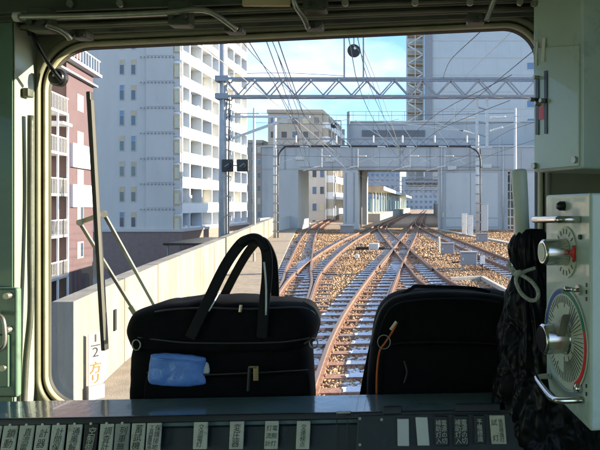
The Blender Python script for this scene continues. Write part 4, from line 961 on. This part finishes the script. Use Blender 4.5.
def plate(x0, x1, y0, y1, lean, m, lines, ink, proud=.004, ts=None):
    b0 = .0
    q = [D(x0, y0, proud * .3), D(x1, y0, proud * .3), D(x1 + lean, y1, proud * .3), D(x0 + lean, y1, proud * .3)]
    o = MB().prism(q, nD * proud).build('switch_plate', M[m], dk, bevel=.0012)
    cx, cy = (x0 + x1 + lean) / 2, (y0 + y1) / 2
    cols_ = lines.split('|'); wpx = (x1 - x0)
    for i, s in enumerate(cols_):
        if not s: continue
        fx = cx + (i - (len(cols_) - 1) / 2) * wpx * .42
        L = len(s.replace('\n', '')); hm = (y1 - y0) / 580 * .97
        size = ts or min(wpx / 580 * (.66 if len(cols_) == 1 else .42), hm * .84 / max(1, L)) 
        text_obj('lettering', '\n'.join(s), size, D(fx, cy + 1.0, proud * 1.3 + .0004), uD, -vD + uD * (-lean / max(1, (y1 - y0))) * .98, M[ink], o, spacing=hm * .84 / max(1, L) / size * .92 if L else 1)
    return o
Y0, Y1 = 424, 462
plate(-12, 4, Y0 + 1, Y1, -7, 'plate', '', 'black_t')
for x0, x1, m, s, ink in ((6, 20, 'plate', '鎖動作', 'black_t'), (22, 36.5, 'plate', '直流電灯', 'black_t'), (38.5, 52, 'plate', '計器開', 'black_t'), (54, 67.5, 'plate', '計間保安', 'black_t'), (70, 84, 'plate', '通風解放', 'black_t'),
                          (86.5, 100, 'plate_k', '空制御器', 'ivory_t'), (102, 115.5, 'plate', '調査計器', 'black_t'), (117, 131.5, 'plate_g', '列車無線', 'black_t')):
    plate(x0, x1, Y0 - (x0 / 60), Y1, -6 + x0 / 40, m, s, ink)
    q = D((x0 + x1) / 2 + .2, Y0 + .6 - x0 / 60, .0055); MB().cyl(q, q + nD * .003, .0022, 8).build('lamp', M['insul'], dk)
plate(133.5, 147, 421, 452, -2.5, 'plate', '蓄試機', 'black_t'); plate(148.5, 163, 421, 452, -2, 'plate', '工具蓄電池|保護接地', 'black_t')
for x0, x1, s in ((195, 209, '交流電灯'), (231, 245, '変圧器'), (266, 279.5, '灯流計|電照灯'), (297.5, 311, '交連検点')): plate(x0, x1, 420.5, 449, -1.3, 'plate', s, 'black_t')
o = plate(362, 371.5, 419.5, 445, .3, 'plate', '', 'black_t', .004)
text_obj('lettering', 'ON', .009, D(366.9, 424, .0062), uD, -vD, M['red'], o); text_obj('lettering', 'OFF', .0075, D(366.9, 440.5, .0062), uD, -vD, M['black_t'], o); text_obj('lettering', '・', .009, D(366.9, 432, .0062), uD, -vD, M['black_t'], o)
plate(397.5, 409, 418, 445, .5, 'insul', '', 'black_t', .011); plate(415.5, 427.5, 416.5, 444.5, 2.2, 'insul', '', 'black_t', .011)
plate(434, 447.5, 415.5, 445, 1, 'plate_k', '補助灯入|電源の切', 'ivory_t', .011); plate(453, 467.5, 415, 445, 1, 'plate_k', '補助灯入|電源の切', 'ivory_t', .011)
plate(473, 484, 414.5, 443, 1.2, 'plate_k', '予備標識', 'ivory_t', .011); plate(488.5, 503.5, 414.5, 443, 2.4, 'plate', '試　灯|後部標識灯', 'black_t', .011)
for x, y in ((360.5, 418), (360.5, 444), (512, 412.5), (520, 414), (382, 419)):
    q = D(x, y, .007); MB().cyl(q, q + nD * .003, .0025, 8).build('screw', M['worn'], dk)
# shelf between desk and glass carrying the bags
MB().box(-1.2, .46, 1.098, WZ + .06, 2.185, 2.20).build('window_shelf', M['deskf'], dk)

# ------------------------------------------------------------------ bags
def closed_curve(pts, n):
    pts = [Vector((x, y, 0)) for x, y in pts]; N = len(pts); o = []
    for i in range(N):
        p0, p1, p2, p3 = pts[i - 1], pts[i], pts[(i + 1) % N], pts[(i + 2) % N]
        for k in range(12):
            t = k / 12; o.append(0.5 * ((2 * p1) + (p2 - p0) * t + (2 * p0 - 5 * p1 + 4 * p2 - p3) * t * t + (3 * p1 - p0 - 3 * p2 + p3) * t ** 3))
    L = [0]
    for a, c in zip(o, o[1:] + o[:1]): L.append(L[-1] + (c - a).length)
    xs = [q.x for q in o] + [o[0].x]; ys = [q.y for q in o] + [o[0].y]; t = np.linspace(0, L[-1], n, endpoint=False)
    return list(zip(np.interp(t, L, xs), np.interp(t, L, ys)))
def soft(pts, Zf, depth, name, m, parent, n=96, pw=7, amp=.003, nsc=14, seed=0):
    """padded, slightly creased body whose outline is given in photo pixels at depth Zf + depth/2"""
    o = closed_curve(pts, n); cx = sum(q[0] for q in o) / n; cy = sum(q[1] for q in o) / n; Zc = Zf + depth / 2
    ss = [.04, .16, .3, .45, .58, .7, .8, .87, .92, .96, .985, 1.0]; b = MB(); rows = []
    for s, sd in [(s, -1) for s in ss] + [(s, 1) for s in reversed(ss[:-1])]:
        hh = depth / 2 * (1 - s ** pw) ** .5; rows.append(len(b.v))
        for x, y in o:
            q = P(cx + (x - cx) * s, cy + (y - cy) * s, Zc); q.y = Zc + sd * hh
            k = noise.noise(q * nsc + Vector((seed, 0, 0))) + .5 * noise.noise(q * nsc * 2.3 + Vector((0, seed, 3)))
            q.y += k * amp; q.z += k * amp * .5; b.v.append(tuple(q))
    for a, c in zip(rows[:-1], rows[1:]):
        for j in range(n): b.f.append((a + j, a + (j + 1) % n, c + (j + 1) % n, c + j))
    b.f.append(tuple(rows[0] + j for j in range(n))); b.f.append(tuple(rows[-1] + j for j in range(n)))
    return b.build(name, m, parent, smooth=True)
def strap(pts, w, name, parent, m='fabric2', th=.004):
    p_ = arc([P(*q) for q in pts], 8); sd = []
    for i in range(len(p_)):
        dd = (p_[min(i + 1, len(p_) - 1)] - p_[max(i - 1, 0)]).normalized(); sd.append(dd.cross(Vector((0, 1, 0))).normalized())
    return MB().ribbon(p_, sd, w, th).build(name, M[m], parent, smooth=False, bevel=.001)
b1 = thing('briefcase_bag', P(225, 430, 1.16), 'black soft briefcase with two upright handles standing on the window shelf', 'bag')
soft([(139, 340), (150, 338), (225, 337), (300, 338), (311, 341), (314, 375), (315, 420), (310, 445), (225, 448), (142, 445), (134, 420), (135, 375)], 1.115, .11, 'body', M['fabric'], b1, n=140, pw=11, amp=.006, nsc=18, seed=1)
soft([(140, 345), (135, 338), (133, 325), (137, 313), (146, 307), (165, 301), (195, 297), (232, 294.5), (268, 297), (292, 299), (308, 301), (316, 308), (320, 320), (318, 333), (312, 343), (296, 346), (225, 348), (160, 347)], 1.105, .125, 'upper_compartment', M['fabric'], b1, n=140, pw=11, amp=.006, nsc=20, seed=5)
pk = soft([(147, 376), (165, 374), (225, 376), (300, 372), (309, 375), (311, 410), (309, 440), (225, 444), (146, 440), (144, 405)], 1.104, .02, 'front_pocket', M['fabric'], b1, pw=8, amp=.002, seed=9)
MB().tube(arc([P(147, 372.5, 1.10), P(190, 374.5, 1.099), P(225, 374, 1.099), P(308, 370, 1.10)], 6), .0016, 6).build('pocket_piping', M['piping'], pk, smooth=True)
MB().tube(arc([P(141, 318, 1.13), P(160, 311, 1.107), P(200, 308, 1.104), P(250, 309, 1.104), P(300, 307.5, 1.106), P(315, 314, 1.13)], 8), .002, 6).build('zip', M['piping'], b1, smooth=True)
MB().tube(arc([P(303, 302, 1.12), P(314, 309, 1.118), P(319, 321, 1.116), P(315, 335, 1.112), P(304, 344, 1.108)], 6), .0022, 8).build('side_piping', M['piping'], b1, smooth=True)
MB().tube(arc([P(138, 337, 1.112), P(180, 342, 1.10), P(225, 343, 1.099), P(280, 342, 1.10), P(310, 338, 1.105)], 6), .002, 6).build('seam', M['piping'], b1, smooth=True)
strap([(190, 338, 1.098), (206, 305, 1.096), (224, 268, 1.10), (238, 247, 1.105), (247, 240, 1.107), (258, 240, 1.108), (266, 250, 1.106), (267, 275, 1.10), (264, 306, 1.096), (262, 338, 1.098)], .020, 'handle', b1)
strap([(216, 312, 1.215), (232, 280, 1.213), (243, 260, 1.20), (252, 247, 1.185), (259, 241, 1.165), (266, 244, 1.16), (273, 260, 1.19), (275, 285, 1.215), (275, 310, 1.215)], .017, 'handle', b1)
MB().tube(arc([P(240, 245, 1.106), P(249, 238, 1.108), P(259, 239, 1.109), P(267, 251, 1.107)], 6), [.0055, .0075] + [.0082] * 15 + [.0075, .0055], 10).build('grip_wrap', M['fabric2'], b1, smooth=True)
MB().tube(arc([P(264, 262, 1.093), P(266, 285, 1.09), P(266, 315, 1.09)], 5), .0018, 6).build('strap_edge', M['insul'], b1, smooth=True)
MB().tube(arc([P(220, 291, 1.205), P(214, 302, 1.095), P(209, 311, 1.092)], 5), .0014, 6).build('strap_edge', M['insul'], b1, smooth=True)
for x, y in ((136.5, 345), (313.5, 343)):
    c = P(x, y, 1.11); MB().tube([c + Vector((math.cos(a) * .008, 0, math.sin(a) * .010)) for a in np.linspace(0, 6.283, 14, endpoint=False)], .0014, 6, closed=True).build('ring', M['worn'], b1, smooth=True)
c = P(256, 368, 1.09); zp = MB().obox(c + Vector((0, 0, -.010)), (1, 0, 0), (0, 0, 1), (0, 1, 0), .005, .014, .0015).build('zip_pull', M['brass'], b1, bevel=.001)
MB().cyl(P(249.5, 367, 1.093), P(248, 391, 1.093), .0028, 8).build('zip_tape', M['piping'], b1)
MB().cyl(P(249, 367, 1.09), P(257, 367, 1.09), .0026, 8).build('zip_head', M['brass'], b1)
MB().cyl(P(241, 305, 1.098), P(240, 312, 1.096), .003, 8).build('zip_head', M['brass'], b1)
pc = thing('pouch', P(180, 385, 1.108), 'blue plastic packet tucked in the pocket of the briefcase', 'packet')
soft([(151, 357), (154, 353.5), (180, 354), (203, 357), (206, 361), (203, 372), (205, 384), (176, 386), (150, 383), (149, 368)], 1.092, .014, 'packet', M['blue'], pc, n=64, pw=5, amp=.003, nsc=30, seed=3)
soft([(170, 358.5), (190, 359), (206, 362), (209, 366), (208.5, 374), (196, 374), (176, 366)], 1.100, .010, 'paper', M['paper'], pc, n=40, pw=5, amp=.001)
MB().tube(arc([P(152, 356, 1.096), P(165, 360, 1.091), P(185, 361, 1.091), P(204, 363, 1.094)], 5), .0016, 6).build('fold', M['blue'], pc, smooth=True)

b2 = thing('backpack', P(450, 430, 1.16), 'black backpack with an arched zip and an orange cord beside the plastic sack', 'bag')
soft([(367, 420), (367, 380), (371, 340), (376, 312), (386, 297), (404, 290), (432, 287), (470, 289), (500, 291), (520, 297), (529, 315), (531, 360), (530, 420), (520, 446), (450, 450), (378, 446)], 1.115, .12, 'body', M['fabric'], b2, n=140, pw=11, amp=.006, nsc=18, seed=12)
fp = soft([(377, 425), (377, 372), (381, 352), (396, 345), (430, 343), (480, 344), (510, 346), (520, 356), (523, 390), (522, 425), (512, 440), (450, 443), (386, 440)], 1.100, .03, 'front_pocket', M['fabric'], b2, pw=9, amp=.002, seed=14)
MB().tube(arc([P(379, 392, 1.098), P(380, 360, 1.100), P(388, 346, 1.103), P(420, 342, 1.104), P(480, 343, 1.104), P(512, 346, 1.104)], 8), .002, 6).build('pocket_zip', M['fabric2'], fp, smooth=True)
MB().tube(arc([P(372, 345, 1.125), P(378, 318, 1.115), P(388, 302, 1.112), P(406, 295, 1.113), P(440, 292, 1.114), P(490, 295, 1.115), P(515, 302, 1.118)], 8), .0028, 8).build('main_zip', M['piping'], b2, smooth=True)
MB().tube(arc([P(377, 345, 1.118), P(383, 322, 1.110), P(394, 306, 1.108), P(420, 300, 1.108), P(470, 299, 1.109), P(500, 303, 1.11)], 8), .0018, 6).build('seam', M['fabric2'], b2, smooth=True)
strap([(402, 293, 1.15), (411, 289, 1.13), (415, 286.5, 1.13), (426, 286.5, 1.135), (470, 288, 1.14), (490, 292, 1.15)], .007, 'top_strap', b2)
strap([(378, 330, 1.19), (371, 360, 1.20), (364, 398, 1.20), (362, 420, 1.20)], .02, 'shoulder_strap', b2)
MB().tube(arc([P(404, 361, 1.094), P(407, 372, 1.092), P(404, 383, 1.093)], 5), .0018, 8).build('zip_pull', M['piping'], fp, smooth=True)
MB().obox(P(464, 394, 1.092), (1, 0, .01), (0, 0, 1), (0, 1, 0), .042, .002, .001).build('reflective_strip', M['piping'], fp)
MB().cyl(P(397, 322, 1.105), P(391, 330, 1.103), .004, 8).build('zip_head', M['brass'], b2)
MB().tube(arc([P(396, 325, 1.102), P(391, 334, 1.10), P(385, 343, 1.098), P(379.5, 352, 1.097), P(377, 372, 1.097), P(376.5, 394, 1.097)], 6), .0019, 8).build('cord', M['cord'], b2, smooth=True)
c = P(384, 342, 1.096); MB().tube([c + Vector((math.cos(a) * .012, 0, math.sin(a) * .013)) for a in np.linspace(0, 6.283, 20, endpoint=False)], .001, 6, closed=True).build('key_ring', M['worn'], b2, smooth=True)

# plastic sack with a rope, and the tube standing in it
ps = thing('plastic_sack', P(540, 470, 1.0), 'crumpled black plastic sack tied round the neck beside the dial panel', 'sack')
b = MB(); rows = [(229, 531, 11), (236, 530, 17), (248, 530, 20), (260, 531, 19), (270, 532, 17), (277, 532, 20), (292, 533, 27), (312, 535, 32), (340, 537, 38), (372, 540, 44), (405, 542, 50), (440, 543, 54), (480, 543, 57), (540, 543, 58)]
ys = np.linspace(229, 540, 170); n = 170; Zc = 1.03
for y in ys:
    c = np.interp(y, [r[0] for r in rows], [r[1] for r in rows]); w_ = np.interp(y, [r[0] for r in rows], [r[2] for r in rows])
    for j in range(n):
        a = 2 * math.pi * j / n; k = Vector((math.cos(a), math.sin(a), y * .018))
        k2 = Vector((k.x * 1.6, k.y * 1.6, k.z * .55)); cr = 1 + .11 * noise.noise(k * 2.1) + .15 * (abs(noise.noise(k2 * 2.6 + Vector((3, 1, 0)))) * 2 - .5) + .05 * (abs(noise.noise(k2 * 6)) * 2 - .5) - .08 * max(0, 1 - 7 * abs(noise.noise(k2 * 2.2 + Vector((7, 2, 1))))) + .05 * max(0, 1 - 7 * abs(noise.noise(k * 3.4 + Vector((1, 5, 2))))) + (.10 * math.cos(a * 9 + 2 * noise.noise(k)) * max(0, 1 - abs(y - 268) / 35))
        q = P(c + w_ * math.cos(a) * cr, y, Zc); q.y = Zc + .7 * w_ / 580 * math.sin(a) * cr; b.v.append(tuple(q))
for i in range(len(ys) - 1):
    for j in range(n): b.f.append((i * n + j, i * n + (j + 1) % n, (i + 1) * n + (j + 1) % n, (i + 1) * n + j))
b.f.append(tuple((len(ys) - 1) * n + j for j in range(n)))
b.build('sack', M['plastic'], ps, smooth=True)
rope = thing('rope', P(518, 273, .98), 'white rope looped in a bow round the neck of the black sack', 'rope')
MB().tube(arc([P(507, 265, .99), P(513, 269, .982), P(518, 274, .978), P(526, 271, .98), P(535, 268, .985)], 6), .0032, 8).build('tie', M['rope'], rope, smooth=True)
MB().tube(arc([P(518, 273, .976), P(516, 281, .974), P(521, 293, .972), P(530, 300, .972), P(537, 299, .972), P(538, 291, .973), P(531, 281, .974), P(520, 274, .975)], 6), .0034, 8).build('loop', M['rope'], rope, smooth=True)
MB().tube(arc([P(509, 263, .99), P(512, 272, .98), P(517, 276, .977)], 5), .003, 8).build('tail', M['rope'], rope, smooth=True)
kn = P(518, 273.5, .975); MB().tube([kn + Vector((-.006, 0, -.003)), kn, kn + Vector((.006, 0, .003))], [.004, .006, .004], 10).build('knot', M['rope'], rope, smooth=True)
tb = thing('tube', P(524, 260, 1.02), 'grey-green rounded tube standing out of the black sack', 'tube')
MB().tube([P(518.5, 169, 1.03), P(518.6, 170, 1.03), P(518.8, 172.5, 1.03), P(520, 190, 1.03), P(521.5, 215, 1.03), P(524, 262, 1.03)], [.007, .0125, .0145, .0140, .0130, .0128], 24).build('tube', M['horn'], tb, smooth=True)

# ------------------------------------------------------------------ cabinets on the right
def plane_pts(a, c):
    a = Vector(a); c = Vector(c); u = (c - a).normalized(); n = Vector((-u.y, u.x, 0)).normalized()
    if n.x > 0: n = -n
    return a, u, n
pa, uA, nA = plane_pts((.203, 1.10, 0), (.266, .98, 0))
def UA(x, y, o=0): return ray_plane(x, y, pa, nA) + nA * o
uc = thing('wall_cabinet', (.3, 1.0, 2.7), 'pale green steel cabinet with two black slots and a red tag, above the dial panel', 'cabinet')
MB().prism([UA(532.5, -60), UA(582, -70), UA(582, 168.5), UA(533.5, 172.5)], -nA * .22).build('body', M['green_p'], uc, bevel=.005, seg=3)
MB().prism([UA(534.5, 48), UA(580, 45), UA(580, 166), UA(535.5, 170)], nA * .003).build('door', M['green_p'], uc, bevel=.002)
for x0, x1, y0, y1 in ((537.6, 540.6, 76, 135), (546.2, 549, 71, 134)): MB().prism([UA(x0, y0, .003), UA(x1, y0, .003), UA(x1, y1, .003), UA(x0, y1, .003)], nA * .002).build('slot', M['plate_k'], uc)
MB().prism([UA(540.8, 107, .0035), UA(546, 106.5, .0035), UA(546, 119.5, .0035), UA(540.8, 120, .0035)], nA * .0015).build('red_tag', M['red'], uc)
for x, y, r in ((540, 78, .0035), (541, 104, .004), (546.5, 101, .004), (536, 100, .004)):
    q = UA(x, y, .003); MB().cyl(q, q + nA * .012, r, 12).build('knob', M['worn'], uc)
for x, y in ((577, 160), (536.5, 166), (536, 4)):
    q = UA(x, y, .003); MB().cyl(q, q + nA * .006, .006, 10).build('screw', M['worn'], uc)
q = UA(551, 50, .003); MB().prism([UA(543.5, 38, .001), UA(546.5, 38, .001), UA(546.5, 62, .004), UA(543.5, 62, .004)], nA * .002).build('label', M['insul'], uc)
MB().prism([UA(537, 42, .001), UA(539, 42, .001), UA(539, 66, .004), UA(537, 66, .004)], nA * .002).build('label', M['insul'], uc)

pb_, uB, nB = plane_pts((.186, .90, 0), (.213, .75, 0))
def UB(x, y, o=0): return ray_plane(x, y, pb_, nB) + nB * o
dp = thing('dial_panel', (.25, .8, 2.3), 'pale green control panel with a round coloured dial, chrome knobs and grab handles', 'panel')
MB().prism([UB(545.5, 195), UB(590.5, 193), UB(590.5, 432), UB(549, 391), UB(546, 372)], -nB * .20).build('body', M['green_p'], dp, bevel=.004, seg=3)
zU = Vector((0, 0, 1))
def ringsec(c, r0, r1, a0, a1, m, name, o, par, n=16):
    b = MB()
    for k in range(n + 1):
        a = R(a0 + (a1 - a0) * k / n); d_ = uB * math.cos(a) + zU * math.sin(a)
        b.v += [tuple(c + d_ * r0 + nB * o), tuple(c + d_ * r1 + nB * o)]
    for k in range(n): b.f.append((2 * k, 2 * k + 1, 2 * k + 3, 2 * k + 2))
    return b.build(name, m, par)
# small knob with red pointer
c1 = UB(566.5, 252)
s1 = MB().cyl(c1, c1 + nB * .002, .036, 32).build('scale', M['dial'], dp)
for k in range(18):
    a = R(20 * k); d_ = uB * math.cos(a) + zU * math.sin(a); MB().bar(c1 + d_ * .026 + nB * .0026, c1 + d_ * .033 + nB * .0026, .0012, .0006, up=nB).build('tick', M['piping'], s1)
kb = MB().tube([c1 + nB * .002, c1 + nB * .004, c1 + nB * .034, c1 + nB * .037], [.0195, .0185, .0185, .016], 28).build('knob', M['chrome'], dp, smooth=False, bevel=.001)
MB().cyl(c1 + nB * .0372, c1 + nB * .0378, .013, 24).build('cap', M['dial'], kb)
MB().prism([c1 + uB * .018 + nB * .0028, c1 + uB * .036 + zU * .012 + nB * .0028, c1 + uB * .036 - zU * .010 + nB * .0028], nB * .002).build('pointer', M['red'], dp)
# big dial
c2 = UB(566, 338)
s2_ = MB().cyl(c2, c2 + nB * .002, .0705, 48).build('dial', M['dial'], dp)
for a0, a1, m in ((-60, 20, 'red'), (20, 45, 'dgreen'), (45, 100, 'dgreen'), (100, 200, 'dblue'), (200, 250, 'green_p'), (250, 300, 'dial')):
    ringsec(c2, .0625, .0695, a0, a1, M[m], 'colour_band', .0025, s2_)
ringsec(c2, .0712, .073, 0, 359.9, M['insul'], 'rim', .0026, s2_, 48)
for k in range(60):
    a = R(6 * k); d_ = uB * math.cos(a) + zU * math.sin(a); r0 = .050 if k % 5 else .044
    if k > 44 or k < 12: r0 -= .018
    MB().bar(c2 + d_ * r0 + nB * .0027, c2 + d_ * .060 + nB * .0027, .0006, .0006, up=nB).build('tick', M['piping'], s2_)
kb2 = MB().tube([c2 + nB * .002, c2 + nB * .006, c2 + nB * .034, c2 + nB * .037], [.024, .0215, .0215, .019], 32).build('knob', M['chrome'], dp, bevel=.001)
MB().cyl(c2 + nB * .0372, c2 + nB * .0378, .0165, 24).build('cap', M['plate_k'], kb2)
MB().prism([c2 + zU * .012 + nB * .010, c2 - zU * .010 + uB * .010 + nB * .010, c2 + uB * .040 + zU * .042 + nB * .010], nB * .012).build('pointer', M['worn'], dp, bevel=.001)
# handles
def handle(p, r, name='handle'): MB().tube(arc(p, 5), r, 12).build(name, M['chrome'], dp, smooth=True)
handle([UB(552, 219.5, .0), UB(552, 219.5, .018), UB(552.5, 219.5, .028), UB(556, 219.5, .030), UB(576, 219.5, .030), UB(580, 219.5, .026), UB(580, 219.5, 0)], .0048)
handle([UB(551, 376, 0), UB(551, 376, .018), UB(553, 378, .026), UB(562, 388, .028), UB(571, 397, .028), UB(576, 399.5, .022), UB(582, 400, .006), UB(583, 400, 0)], .0046)
q = UB(564, 206); MB().tube([q, q + nB * .006, q + nB * .011], [.007, .0068, .004], 14).build('cap_nut', M['plate_k'], dp, smooth=True)
q = UB(581, 237); MB().cyl(q, q + nB * .003, .0035, 10).build('screw', M['rubber'], dp)
q = UB(580, 290); MB().tube([q, q + nB * .004], .007, 12).build('switch_collar', M['chrome'], dp); MB().tube([q + nB * .004, q + nB * .022 + zU * .002], [.0028, .0038], 10).build('toggle', M['chrome'], dp, smooth=True)
q = UB(580.5, 388); MB().tube([q, q + nB * .006, q + nB * .009], [.007, .0065, .003], 12).build('cap_nut', M['chrome'], dp, smooth=True)
for y in (283, 290, 297, 384, 392): MB().prism([UB(586, y, .0004), UB(587.3, y, .0004), UB(587.3, y + 4, .0004), UB(586, y + 4, .0004)], nB * .0004).build('legend', M['piping'], dp)
